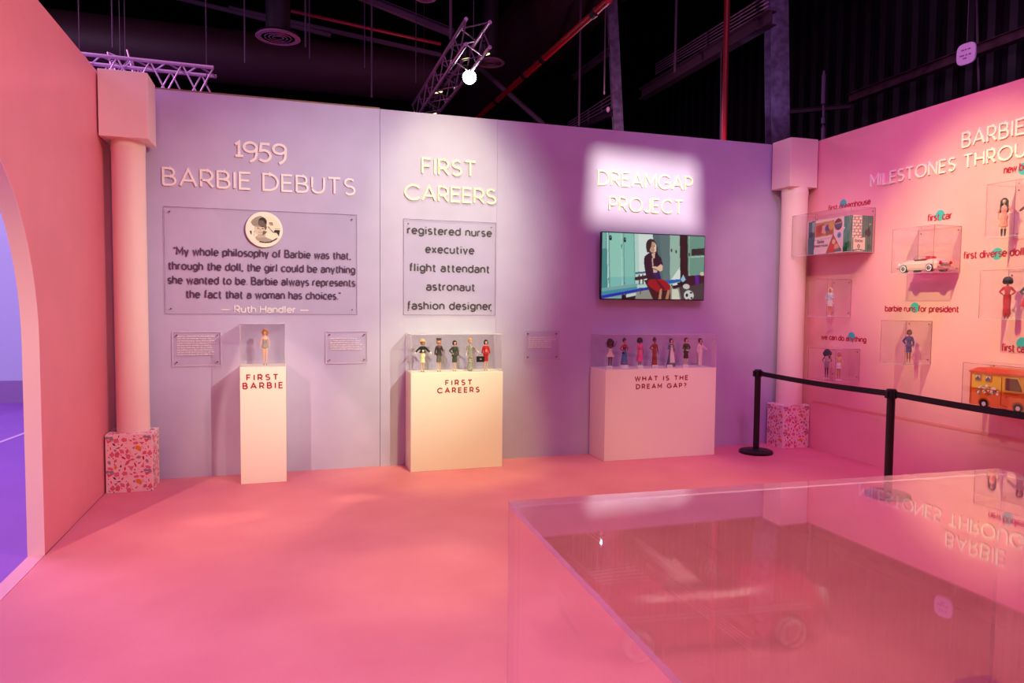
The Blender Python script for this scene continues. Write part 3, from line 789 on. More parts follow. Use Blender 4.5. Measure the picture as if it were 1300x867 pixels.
def doll(label, loc, rz, h, skin, arms, hair, hairc, clothes, group, shoes=(60, 30, 40), stand=False, legs=0., hat=None, wide=1.):
    t = thing('fashion_doll', label, 'doll', loc, rz, group)
    S = h
    def Z(p): return tuple(c*S for c in p)
    sm = mat(SK[skin], .45)

    def head(m_, lo=.865):
        for i_, v in enumerate(m_.v):
            z = v[2]/S; u_ = max(0, min(1, (z-lo)/.05)); u_ = u_*u_*(3-2*u_)
            if abs(v[0]) < .14*S and u_ > 0:
                k_ = 1+.2*u_; m_.v[i_] = (v[0]*k_, v[1]*k_, (.86+(z-.86)*k_)*S)
    m_ = MB()
    z0 = .012 if stand else 0
    m_.sect([tuple(c*S for c in s) for s in ((.47, .05*wide, .042), (.50, .072*wide, .05), (.55, .076*wide, .052), (.60, .056*wide, .042), (.635, .045*wide, .036), (.68, .054*wide, .042), (.725, .066*wide, .050, 0, -.008), (.765, .064*wide, .044, 0, -.004), (.80, .066*wide, .034), (.822, .045, .028), (.835, .022, .022))], 16)
    m_.sect([tuple(c*S for c in s) for s in ((.81, .022, .02), (.86, .018, .018), (.885, .022, .022))], 10)
    # head: skull, jaw, nose
    m_.ell(Z((0, .004, .935)), Z((.046, .052, .055)), 14, 10); m_.ell(Z((0, -.012, .905)), Z((.032, .036, .036)), 12, 8)
    m_.ell(Z((0, -.053, .917)), Z((.008, .011, .009)), 8, 6)
    m_.ell(Z((.047, .004, .922)), Z((.008, .012, .016)), 6, 5); m_.ell(Z((-.047, .004, .922)), Z((.008, .012, .016)), 6, 5)
    hands = []
    for s, arm in ((1, arms[0]), (-1, arms[1])):
        E_, W_ = ARMS[arm]; sh = (s*.076*max(1, wide*.95), .0, .785); el = (s*E_[0]*max(1, wide*.95), E_[1], E_[2]); wr = (s*W_[0], W_[1], W_[2])
        mid = tuple((a_+b_)/2 for a_, b_ in zip(el, wr))
        m_.tube([Z(sh), Z(tuple((a_+b_)/2 for a_, b_ in zip(sh, el))), Z(el), Z(mid), Z(wr)], [.023*S, .020*S, .0165*S, .0165*S, .0105*S], 10)
        m_.ell(Z(sh), (.025*S,)*3, 10, 6); m_.ell(Z(el), (.0165*S,)*3, 8, 6)
        d = (Vector(wr)-Vector(el)).normalized(); pc = Vector(wr)+d*.024
        m_.ell(Z(pc), (.0135*S, .0135*S, .021*S), 8, 6)
        hands.append((s, Vector(wr), d, pc, sh, el, wr))
        lx = .036+legs*.5
        m_.tube([Z((s*.036, 0, .52)), Z((s*(.037+legs*.2), -.006, .40)), Z((s*(.036+legs*.5), -.004, .28)), Z((s*(.036+legs*.65), .006, .20)), Z((s*(.034+legs), .004, .055))], [.040*S*wide, .034*S*wide, .024*S, .0235*S, .0125*S], 12)
        m_.tube([Z((s*(.034+legs), .012, .05)), Z((s*(.034+legs), -.012, .032)), Z((s*(.036+legs), -.045, .012))], [.0155*S, .014*S, .010*S], 8)
    head(m_)
    vs, fs = remesh(m_, .0062*S, 'doll_body', sm)
    m_ = MB(); m_.add(vs, fs)
    for s, wv, d, pc, *_ in hands:
        side = d.cross(Vector((0, 1, 0)))
        side = side.normalized() if side.length > .1 else Vector((1, 0, 0))
        curl = side.cross(d).normalized()
        if curl.y > 0: curl = -curl
        for k in range(4):
            b0 = pc+side*(k-1.5)*.0062+d*.008; L_ = (.026, .031, .029, .022)[k]
            m_.tube([Z(b0), Z(b0+d*L_*.5+curl*.002), Z(b0+d*L_+curl*.009)], [.0031*S, .0029*S, .0021*S], 5)
        b0 = pc-side*.009*s; m_.tube([Z(b0), Z(b0-side*.010*s+d*.010), Z(b0-side*.012*s+d*.021+curl*.004)], [.0034*S, .003*S, .0023*S], 5)
    body = m_.build('doll_body', sm, t, smooth=80)
    # face
    m_ = MB()
    for s in (1, -1): m_.cur = 0; m_.ell(Z((s*.018, -.0445, .927)), Z((.0085, .003, .0045)), 8, 5)
    for s in (1, -1): m_.cur = 1; m_.ell(Z((s*.018, -.0452, .927)), Z((.0042, .0032, .0042)), 8, 5); m_.tube([Z((s*.009, -.047, .938)), Z((s*.019, -.046, .941)), Z((s*.028, -.041, .937))], .0014*S, 4)
    m_.cur = 2; m_.ell(Z((0, -.0475, .894)), Z((.010, .004, .0042)), 8, 5)
    head(m_); m_.build('painted_face', [mat((245, 240, 236), .4), mat((36, 26, 30), .4), mat((200, 50, 70), .4)], body)
    # hair
    hm = mat(hairc, .5, noise=.25, nscale=900, bump=.3)
    m_ = MB()
    hk = 1.22 if hair == 'curls' else 1.12
    def H_(c, r): m_.ell(Z((c[0]*hk, c[1], c[2])), Z(tuple(q_*hk for q_ in r)), 12, 8)
    H_((0, .016, .945), (.053, .052, .056)); H_((0, -.02, .977), (.040, .032, .018))
    if hair == 'bob': H_((.040, .004, .915), (.019, .034, .045)); H_((-.040, .004, .915), (.019, .034, .045)); H_((0, .035, .91), (.045, .028, .05))
    if hair == 'long':
        for s in (1, -1): H_((s*.045, .005, .90), (.018, .03, .06)); H_((s*.052, .01, .83), (.017, .025, .065))
        H_((0, .045, .85), (.055, .025, .12)); H_((0, .05, .76), (.045, .02, .08))
    if hair == 'verylong':
        for s in (1, -1): H_((s*.048, .0, .90), (.022, .034, .06)); H_((s*.062, -.01, .82), (.024, .032, .07)); H_((s*.066, -.005, .73), (.022, .03, .08))
        H_((0, .045, .84), (.068, .03, .13)); H_((0, .045, .72), (.064, .025, .14))
    if hair == 'afro': H_((0, .012, .955), (.085, .07, .075)); H_((.05, .01, .92), (.04, .04, .045)); H_((-.05, .01, .92), (.04, .04, .045))
    if hair == 'big':
        H_((0, .02, .96), (.095, .075, .085)); H_((.075, .015, .90), (.065, .055, .075)); H_((-.07, .015, .89), (.055, .05, .07)); H_((.085, .01, .83), (.045, .045, .05)); H_((-.03, .04, .84), (.06, .04, .06))
    if hair == 'updo': H_((0, .02, 1.0), (.034, .034, .028)); H_((0, .03, .95), (.05, .04, .05))
    if hair == 'curls':
        for k in range(9):
            a_ = PI*(k/8)*1.15-.25; H_((.048*math.cos(a_), .012+.03*abs(math.sin(a_)), .905+.018*(k % 2)), (.021, .021, .023))
        for k in range(5): H_((-.03+k*.015, -.036, .978), (.012, .012, .011))
        H_((.044, .01, .872), (.018, .02, .022)); H_((-.044, .01, .872), (.018, .02, .022))
    head(m_); vs, fs = remesh(m_, .009*S, 'hair', hm)
    m_ = MB(); m_.add(vs, fs); m_.build('hair', hm, t, smooth=80)
    # clothes
    for c in clothes:
        kind = c[0]; cm = c[1] if not isinstance(c[1], tuple) else mat(c[1], .75, noise=.08, nscale=500)
        opt = c[2] if len(c) > 2 else {}
        m_ = MB()
        q = wide
        up_ = [(.50, .080*q, .060), (.55, .083*q, .060), (.60, .062*q, .050), (.635, .052*q, .044), (.68, .061*q, .050), (.725, .073*q, .059, 0, -.008), (.765, .072*q, .052, 0, -.004), (.80, .074*q, .042), (.826, .046, .032)]
        strap = [(.44, .03, .045)] + up_[:6]+[(.745, .070*q, .055, 0, -.006)]
        def sec(L_): return [tuple(v*S for v in s_) for s_ in L_]
        if kind == 'swimsuit': m_.sect(sec([(.475, .03, .045)]+up_[:6]+[(.742, .068*q, .054, 0, -.006)]), 20)
        if kind in ('top', 'jacket'):
            g = .010 if kind == 'jacket' else 0.
            lo = opt.get('low', .50)
            L_ = [(lo, (.088+g+opt.get('flare', 0))*q, .066+g)]+[(s_[0], s_[1]+g, s_[2]+g)+tuple(s_[3:]) for s_ in up_ if s_[0] > lo+.02]
            if opt.get('strapless'): L_ = [s_ for s_ in L_ if s_[0] < .75]
            m_.sect(sec(L_), 22)
            sl = opt.get('sleeve', 1.)
            if sl > 0:
                for s, wv, d, pc, sh, el, wr in hands:
                    sh = Vector(sh); el = Vector(el); wr = Vector(wr)
                    pts = [sh, (sh+el)/2, el]; rr = [.031+g*.5, .028+g*.5, .025+g*.5]
                    if sl > .5: pts += [(el+wr)/2, el+(wr-el)*min(1, sl)]; rr += [.024+g*.5, .020+g*.7]
                    m_.tube([Z(p) for p in pts], [r_*S for r_ in rr], 10); m_.ell(Z(sh), (.033*S,)*3, 8, 6)
        if kind == 'skirt':
            top, bot, rb = opt.get('top', .635), opt.get('bot', .33), opt.get('r', .10)
            rt = opt.get('rt', .056)
            n_ = 8; L_ = []
            for k in range(n_+1):
                u_ = k/n_; z_ = bot+(top-bot)*u_
                hip = .086*q*math.exp(-((z_-.53)/.075)**2)
                r_ = max(rb+(rt-rb)*(u_**opt.get('p', 1)), hip)
                L_.append((z_, r_, r_*.82))
            m_.sect(sec(L_), 48, opt.get('rip', 0), opt.get('amp', .07), (top)*S if opt.get('rip') else None)
        if kind == 'pants':
            for s in (1, -1):
                m_.tube([Z((s*.036, 0, .55)), Z((s*.038, -.004, .40)), Z((s*(.038+legs*.5), 0, .28)), Z((s*(.037+legs), .0, .045))], [.050*S, .044*S, .036*S, .038*S], 12)
            m_.sect(sec([(.47, .078, .055), (.55, .086, .062), (.63, .055, .046)]), 20)
        if kind == 'apron':
            m_.sect(sec([(.16, .10, .02, 0, -.115), (.40, .085, .02, 0, -.082), (.58, .058, .02, 0, -.052), (.68, .05, .02, 0, -.045), (.78, .045, .018, 0, -.042)]), 12)
        if kind == 'bib':
            m_.sect(sec([(.62, .030, .012, 0, -.052), (.70, .036, .012, 0, -.062), (.77, .03, .012, 0, -.05), (.81, .012, .01, 0, -.035)]), 12)
        if kind == 'sash': m_.tube([Z((-.075, -.01, .80)), Z((-.03, -.062, .73)), Z((.03, -.062, .66)), Z((.085, -.03, .60))], [.014*S]*4, 8)
        if kind == 'scarf': m_.lathe([(.03*S, 0), (.048*S, .012*S), (.044*S, .03*S), (.026*S, .042*S)], Z((0, -.004, .80)), 16); m_.ell(Z((.01, -.05, .775)), Z((.03, .014, .04)), 10, 6)
        if kind == 'ruffle':
            m_.sect(sec([(.0, .165, .14), (.05, .155, .13), (.11, .14, .115), (.135, .11, .095)]), 60, 15, .05)
        if kind == 'gloves':
            for s, wv, d, pc, *_ in hands: m_.ell(Z(pc+d*.006), (.0165*S, .0165*S, .028*S), 8, 6); m_.tube([Z(wv-d*.04), Z(wv+d*.01)], [.016*S, .015*S], 8)
        if kind == 'boots':
            for s in (1, -1): m_.tube([Z((s*(.036+legs*.6), .004, .24)), Z((s*(.036+legs*.65), .006, .20)), Z((s*(.034+legs), .004, .05))], [.027*S, .027*S, .017*S], 10)
        if kind == 'cap': m_.lathe([(.056*S, 0), (.058*S, .03*S), (.05*S, .045*S), (.02*S, .05*S)], Z((0, .012, .955)), 18)
        nm = {'top': 'bodice', 'sash': 'sash', 'cap': 'cap'}.get(kind, kind)
        m_.build(nm, cm, t, smooth=60)
    if hat:
        m_ = MB(); hc = mat(hat[1], .7)
        if hat[0] == 'brim': m_.lathe([(.105*S, -.012*S), (.108*S, -.008*S), (.062*S, .006*S), (.056*S, .03*S), (.042*S, .048*S), (.01*S, .052*S)], Z((0, .005, .972)), 24)
        if hat[0] == 'pillbox': m_.lathe([(.062*S, -.012*S), (.070*S, 0), (.072*S, .03*S), (.064*S, .045*S), (.03*S, .048*S)], Z((0, .01, .985)), 20)
        head(m_); m_.build('hat', hc, t, smooth=60)
    # shoes
    m_ = MB()
    for s in (1, -1):
        x = s*(.034+legs)
        m_.tube([Z((x, .014, .034)), Z((x, -.014, .024)), Z((x+s*.002, -.05, .009))], [.0155*S, .0150*S, .0105*S], 8)
        m_.tube([Z((x, .022, .034)), Z((x, .022, 0))], [.006*S, .0035*S], 6)
    m_.build('shoes', mat(shoes, .35), t, smooth=60)
    if stand:
        m_ = MB(); m_.lathe([(.11*S, 0), (.115*S, .004*S), (.112*S, .010*S), (.02*S, .012*S)], (0, 0, -.001*S), 28)
        m_.tube([Z((0, .03, .01)), Z((0, .05, .4)), Z((0, .05, .58))], .004*S, 6)
        m_.build('doll_stand', mat((240, 232, 236), .3), t, smooth=40)
    return t


hD = .285
stripe = mat_pattern((235, 225, 210), (50, 44, 40), 60, 'wave')
o1 = doll('blonde doll in a black and white striped swimsuit, alone in its case', (1.205, -.20, .986), 0, .30, 'light', ('down', 'down'), 'curls', (196, 128, 52), [('swimsuit', stripe)], 'dolls in the plinth cases')
tweed = mat_pattern((150, 140, 120), (92, 86, 76), 260)
brocade = mat_pattern((240, 234, 220), (118, 112, 96), 190)
g2 = 'dolls in work outfits on the cream plinth'
doll('doll in straw hat, black jacket and cream dress', (2.575, -.185, .90), .1, hD, 'light', ('wide', 'wide'), 'bob', (190, 120, 60), [('skirt', (250, 240, 190), {'bot': .30, 'r': .075}), ('top', (250, 240, 190), {'sleeve': 0}), ('jacket', (38, 32, 36), {'low': .62, 'flare': .03, 'sleeve': .8}), ('bib', (250, 244, 200)), ('gloves', (250, 245, 235))], g2, hat=('brim', (236, 190, 130)))
doll('doll in grey pillbox hat, red scarf and dark jacket', (2.725, -.20, .90), 0, .292, 'light', ('bent', 'down'), 'bob', (214, 160, 90), [('skirt', tweed, {'bot': .30, 'r': .078}), ('jacket', (66, 62, 64), {'low': .52}), ('scarf', (186, 60, 60))], g2, hat=('pillbox', (92, 90, 84)))
doll('brown-haired doll in a charcoal skirt suit', (2.875, -.19, .90), .05, hD*.98, 'light', ('down', 'hip'), 'bob', (74, 40, 32), [('skirt', (70, 74, 66), {'bot': .30, 'r': .082}), ('jacket', (66, 70, 64), {'low': .50, 'flare': .01})], g2)
doll('blonde doll in a long white patterned gown', (3.02, -.205, .90), 0, .295, 'light', ('wide', 'down'), 'updo', (232, 178, 84), [('skirt', brocade, {'bot': .02, 'r': .085, 'rt': .056}), ('top', brocade, {'sleeve': .4}), ('gloves', (248, 244, 236))], g2)
doll('black-haired doll in a red suit, rightmost on the cream plinth', (3.175, -.20, .90), -.1, hD, 'light', ('down', 'down'), 'bob', (30, 22, 26), [('skirt', (196, 26, 34), {'bot': .32, 'r': .076}), ('jacket', (206, 30, 38), {'low': .56, 'sleeve': .7}), ('bib', (246, 150, 130))], g2, shoes=(150, 30, 40))
hb = thing('handbag', 'square black portfolio bag held by the doll in red', 'bag', (3.115, -.235, .98))
m_ = MB(); m_.bevbox((3.075, -.243, .985), (3.15, -.228, 1.04), .004); m_.build('bag_body', mat((24, 20, 22), .4), hb, world=True)
m_ = MB(); m_.tube([(3.095, -.235, 1.038), (3.098, -.235, 1.053), (3.125, -.235, 1.053), (3.13, -.235, 1.038)], .002, 6); m_.build('bag_handle', mat((24, 20, 22), .4), hb, world=True)
m_ = MB(); m_.box((3.103, -.2445, 1.006), (3.122, -.243, 1.020)); m_.build('bag_clasp', mat((150, 140, 130), .4), hb, world=True)

g3 = 'dolls on the widest plinth'
xs3 = [at(u, 464, 1, -.20).x for u in (774.5, 792.5, 812, 830.7, 851.6, 870.6, 888.5)]
doll('dark-skinned doll in a cream tutu with arms raised', (xs3[0], -.20, .90), 0, .272, 'dark', ('up', 'up'), 'big', (34, 20, 20), [('skirt', (240, 214, 190), {'bot': .42, 'r': .155, 'top': .62, 'rip': 12, 'amp': .1}), ('top', (240, 214, 190), {'sleeve': 0, 'strapless': 1, 'low': .55})], g3, legs=.015)
doll('doll with flowered updo in a blue skirt with white ruffled hem', (xs3[1], -.20, .90), .15, .285, 'tan', ('hip', 'hip'), 'updo', (26, 18, 20), [('ruffle', (244, 230, 226)), ('skirt', (62, 120, 168), {'bot': .11, 'r': .135}), ('skirt', (206, 60, 90), {'bot': .175, 'top': .20, 'r': .128, 'rt': .124}), ('top', (36, 26, 30), {'sleeve': 0}), ('top', (206, 40, 70), {'low': .745, 'sleeve': .8})], g3)
doll('doll with short dark curls in a bright pink dress', (xs3[2], -.20, .90), 0, .285, 'brown', ('down', 'bent'), 'afro', (34, 22, 24), [('skirt', (244, 92, 148), {'bot': .22, 'r': .13, 'rip': 9, 'amp': .08}), ('top', (244, 92, 148), {'sleeve': .4})], g3)
doll('doll in a long rust-red gown with hair pinned up', (xs3[3], -.20, .90), 0, .29, 'brown', ('down', 'hip'), 'updo', (70, 30, 26), [('skirt', (160, 56, 36), {'bot': .02, 'r': .10}), ('top', (160, 56, 36), {'sleeve': .9})], g3)
doll('doll in a grey dress with long white apron', (xs3[4], -.20, .90), 0, .285, 'light', ('down', 'bent'), 'bob', (34, 22, 26), [('skirt', (104, 110, 120), {'bot': .03, 'r': .165, 'p': .9}), ('top', (104, 110, 120), {'sleeve': .9}), ('apron', (242, 226, 226))], g3)
doll('doll in a dark green jacket and short dark skirt', (xs3[5], -.20, .90), 0, .292, 'light', ('hip', 'front'), 'bob', (70, 36, 28), [('skirt', (52, 40, 36), {'bot': .30, 'r': .088}), ('jacket', (44, 52, 36), {'low': .50, 'flare': .015}), ('gloves', (240, 230, 226))], g3, shoes=(90, 50, 40))
doll('doll in a white trouser suit with one arm held out', (xs3[6], -.20, .90), 0, .285, 'light', ('wide', 'down'), 'bob', (50, 28, 26), [('pants', (246, 226, 222)), ('jacket', (246, 228, 224), {'low': .52}), ('scarf', (40, 30, 34))], g3, shoes=(240, 226, 222))
for lab, u in (('tutu doll', 773.5), ('pink dress', 812.5), ('rust-red gown', 831), ('white apron', 850), ('green jacket', 870)):
    x = at(u, 467, 1, -.30).x
    t = thing('name_card', 'tiny white name card at the feet of the doll in %s' % {'tutu doll': 'the cream tutu', 'pink dress': 'bright pink', 'rust-red gown': 'the rust-red gown', 'white apron': 'the white apron', 'green jacket': 'the green jacket'}[lab], 'card', (x, -.30, .90), 0, 'name cards on the widest plinth')
    m_ = MB(); m_.loft([[(x-.028, -.315, .9005), (x+.028, -.315, .9005), (x+.028, -.29, .9005), (x-.028, -.29, .9005)], [(x-.028, -.302, .932), (x+.028, -.302, .932), (x+.028, -.2995, .932), (x-.028, -.2995, .932)]])
    m_.build('card_face', mat((248, 236, 232), .5), t, world=True)
    m_ = MB()
    for k in range(2): m_.bar((x-.02, -.3135+.0035*k*1.0, .909+k*.009), (x+.018, -.3135+.0035*k, .909+k*.009), .0022, .0012)
    m_.build('card_lettering', mat((150, 110, 120), .5), t, world=True)

# ------------------------------------------------------------------ boxes, toys and labels on the pink wall
XB = W-.30
def wallbox(label, y0, y1, z0, z1, d=.30, group='clear boxes on the pink wall'):
    """y0 is nearer the corner (larger y)"""
    t = thing('wall_display_box', label, 'display case', (W, (y0+y1)/2, z0), 0, group)
    q = .005; xf = W-d
    for nm, a, b_, ax in (('back_panel', (W-q, y1, z0), (W-.0005, y0, z1), 0), ('front_panel', (xf, y1, z0+q), (xf+q, y0, z1-q), 0), ('side_panel', (xf+q, y0-q, z0+q), (W-q, y0, z1-q), 1),
                          ('side_panel', (xf+q, y1, z0+q), (W-q, y1+q, z1-q), 1), ('top_panel', (xf, y1, z1-q), (W-q, y0, z1), 2), ('shelf_panel', (xf, y1, z0), (W-q, y0, z0+q), 2)):
        m_ = MB(); sheet(m_, a, b_, ax); m_.build(nm, [ACR, EDGE2 if nm != 'shelf_panel' else EDGE], t, world=True)
    screws(t, [(W-q, y, z) for y in (y0-.03, y1+.03) for z in (z0+.04, z1-.03)], (-1, 0, 0), .006)
    return t
wallbox('clear wall box holding the printed toy house carton', -.30, -1.12, 2.058, 2.49)
wallbox('clear wall box holding the pale pink toy car', -1.62, -2.05, 1.826, 2.22)
wallbox('clear wall box with the doll in a blue fluffy coat', -.575, -.845, 1.43, 1.81)
wallbox('clear wall box with two dolls, lowest beside the right column', -.60, -.985, .795, 1.115)
wallbox('clear wall box with the single doll in a navy suit', -1.53, -1.80, 1.03, 1.415)
wallbox('clear wall box at the upper right with dolls in red and dark jackets', -2.50, -2.93, 2.065, 2.475)
wallbox('clear wall box at the right edge with dolls in red dresses', -2.475, -2.90, 1.448, 1.82)
wallbox('clear wall box holding the orange toy camper', -2.36, -3.02, .745, 1.10)

teal = mat((64, 186, 190), .5); wine = mat((186, 26, 62), .5)
def label_(lab, s, y0, y1, zb, cap, yc, zc, r=.047):
    t = thing('milestone_label', lab, 'label', (W, (y0+y1)/2, zb), 0, 'wine-red labels with teal dots')
    m_ = MB(); m_.tube([(W-.0002, yc, zc), (W-.002, yc, zc)], r, 32); m_.build('teal_dot', teal, t, world=True)
    text(s, (W-.0021, 0, 0), (0, -1, 0), (-1, 0, 0), -y0, -y1, zb, cap, .0105, .0008, wine, t, ls=.17)
def wl(u, v): p = at(u, v, 0, W); return p.y, p.z
for lab, s, pL, pR, ch, dot in (
    ('wine-red label over a blue-teal dot above the toy house carton', 'first dreamhouse', (1052, 266.5), (1105, 260), .052, (1070.5, 259)),
    ('wine-red label over a teal dot above the toy car', 'first car', (1178, 282), (1208, 276), .056, (1193.5, 273.5)),
    ('wine-red label about an election, below the toy car box', 'barbie runs for president', (1124, 395.5), (1217, 395.5), .050, (1161.5, 390.5)),
    ('wine-red label above the box with two dolls', 'we can do anything', (1043, 431.5), (1099.5, 433), .048, (1081, 427.5)),
    ('wine-red label above the upper right doll box', 'new bodies', (1275, 221), (1322, 211), .055, (1300, 214)),
    ('wine-red label just above the dolls in red dresses', 'first diverse dolls', (1223.5, 329), (1305, 322.5), .055, (1266, 322)),
    ('wine-red label above the orange camper', 'first camper', (1272, 445), (1324, 449), .055, (1298, 436))):
    y0, z0 = wl(*pL); y1, z1 = wl(*pR); yc, zc = wl(*dot)
    label_(lab, s, y0, y1, (z0+z1)/2, ch, yc, zc)

# toy house carton
t = thing('toy_house_carton', 'printed toy house carton with green shutters and white brick side', 'box', (6.66, -.79, 2.063))
cx0, cy0, cy1, cz0, cz1 = 6.56, -.48, -1.10, 2.064, 2.412
m_ = MB(); m_.box((cx0, cy1, cz0), (W-.01, cy0, cz1)); m_.build('carton_body', mat((238, 226, 214), .5), t, world=True)
nx, nz = 130, 80
XX, YY = np.meshgrid(np.linspace(145, 632, nx), np.linspace(0, 340, nz))   # crop-like coordinates, top = 0
P_ = Paint(XX, YY, (240, 216, 212))
P_.poly([(155, 8), (236, 0), (222, 340), (150, 340)], (62, 104, 110)); P_.poly([(195, 20), (230, 10), (225, 120), (195, 110)], (150, 170, 168)); P_.ell(185, 140, 25, 30, (24, 50, 60)); 
for k in range(6): P_.line([(160+k*13, 190), (158+k*12, 330)], 4, (40, 74, 96))
P_.poly([(232, 30), (440, 20), (438, 160), (230, 172)], (206, 150, 96)); P_.poly([(240, 60), (330, 40), (330, 150), (245, 165)], (196, 84, 50)); P_.ell(330, 100, 36, 40, (226, 180, 160)); P_.ell(285, 90, 26, 40, (176, 60, 40)); P_.ell(372, 95, 30, 36, (90, 80, 140)); P_.ell(405, 70, 26, 40, (220, 170, 70)); P_.poly([(350, 120), (430, 110), (430, 150), (350, 158)], (170, 110, 60))
P_.line([(225, 200), (410, 186)], 4, (200, 130, 130))
P_.poly([(432, 160), (524, 325), (360, 335)], (190, 90, 50)); P_.ell(440, 230, 18, 24, (240, 200, 160)); P_.ell(420, 290, 28, 26, (220, 60, 40)); P_.ell(470, 280, 24, 30, (236, 170, 120)); P_.poly([(460, 300), (520, 300), (524, 325), (450, 328)], (90, 140, 140)); P_.line([(432, 160), (524, 325), (360, 335), (432, 160)], 5, (150, 40, 30))
P_.ell(484, 68, 42, 56, (130, 50, 48)); P_.poly([(455, 70), (515, 60), (515, 95), (455, 100)], (70, 100, 120)); P_.poly([(450, 55), (520, 45), (518, 58), (450, 68)], (200, 150, 130)); P_.ell(496, 172, 20, 28, (110, 150, 200)); P_.ell(496, 172, 8, 14, (60, 90, 160))
P_.poly([(545, 0), (632, 0), (632, 340), (536, 340)], (44, 122, 96))
for k in range(5): P_.line([(558+k*18, 0), (552+k*18, 330)], 5, (100, 170, 140))
P_.ell(590, 270, 30, 34, (30, 110, 50)); P_.ell(560, 310, 24, 24, (24, 90, 50)); P_.ell(545, 110, 8, 10, (236, 236, 220))
fp = print_sheet('front_print', (cx0-.0008, cy0, cz0), (0, cy1-cy0, 0), (0, 0, cz1-cz0), nx, nz, P_, mat_vcol('carton_print'), t)
u_ = (cy0-cy1)/487.
text('Barbie', (cx0-.0016, 0, 0), (0, -1, 0), (-1, 0, 0), -(cy0-118*u_), -(cy0-190*u_), cz0+.112, .030, .005, .0006, mat((70, 30, 40), .5), t, ls=.12)
text('dream house', (cx0-.0016, 0, 0), (0, -1, 0), (-1, 0, 0), -(cy0-80*u_), -(cy0-232*u_), cz0+.075, .024, .0048, .0006, mat((120, 24, 44), .5), t, ls=.16)
nx, nz = 60, 80
XX, YY = np.meshgrid(np.linspace(632, 840, nx), np.linspace(0, 380, nz))
P_ = Paint(XX, YY, (52, 120, 100))
for k in range(5): P_.line([(735+k*22, 0), (735+k*22, 380)], 6, (100, 165, 140))
P_.poly([(632, 0), (726, 0), (726, 230), (632, 235)], (240, 232, 206))
for k in range(7):
    P_.line([(632, 18+k*32), (726, 16+k*32)], 5, (90, 60, 60))
    for q in range(2): P_.line([(652+q*38+(k % 2)*18, 18+k*32), (652+q*38+(k % 2)*18, 50+k*32)], 5, (90, 60, 60))
P_.ell(790, 180, 34, 40, (20, 60, 50)); P_.ell(800, 150, 10, 30, (16, 30, 30)); P_.ell(812, 90, 8, 10, (200, 200, 120)); P_.ell(776, 210, 6, 8, (200, 80, 80)); P_.ell(806, 330, 24, 30, (36, 104, 60))
P_.poly([(640, 235), (765, 230), (765, 372), (640, 372)], (240, 232, 206)); P_.ell(698, 322, 14, 20, (60, 40, 40)); P_.ell(698, 322, 7, 10, (230, 220, 200)); P_.line([(640, 366), (700, 356), (765, 368)], 12, (60, 110, 70))
print_sheet('side_print', (cx0, cy1-.0008, cz0), (W-.012-cx0, 0, 0), (0, 0, cz1-cz0), nx, nz, P_, mat_vcol('carton_side_print'), t)
text('Barbie', (0, cy1-.0016, 0), (1, 0, 0), BN, cx0+.03, cx0+.12, cz0+.092, .026, .004, .0006, mat((110, 70, 60), .5), t, ls=.12)

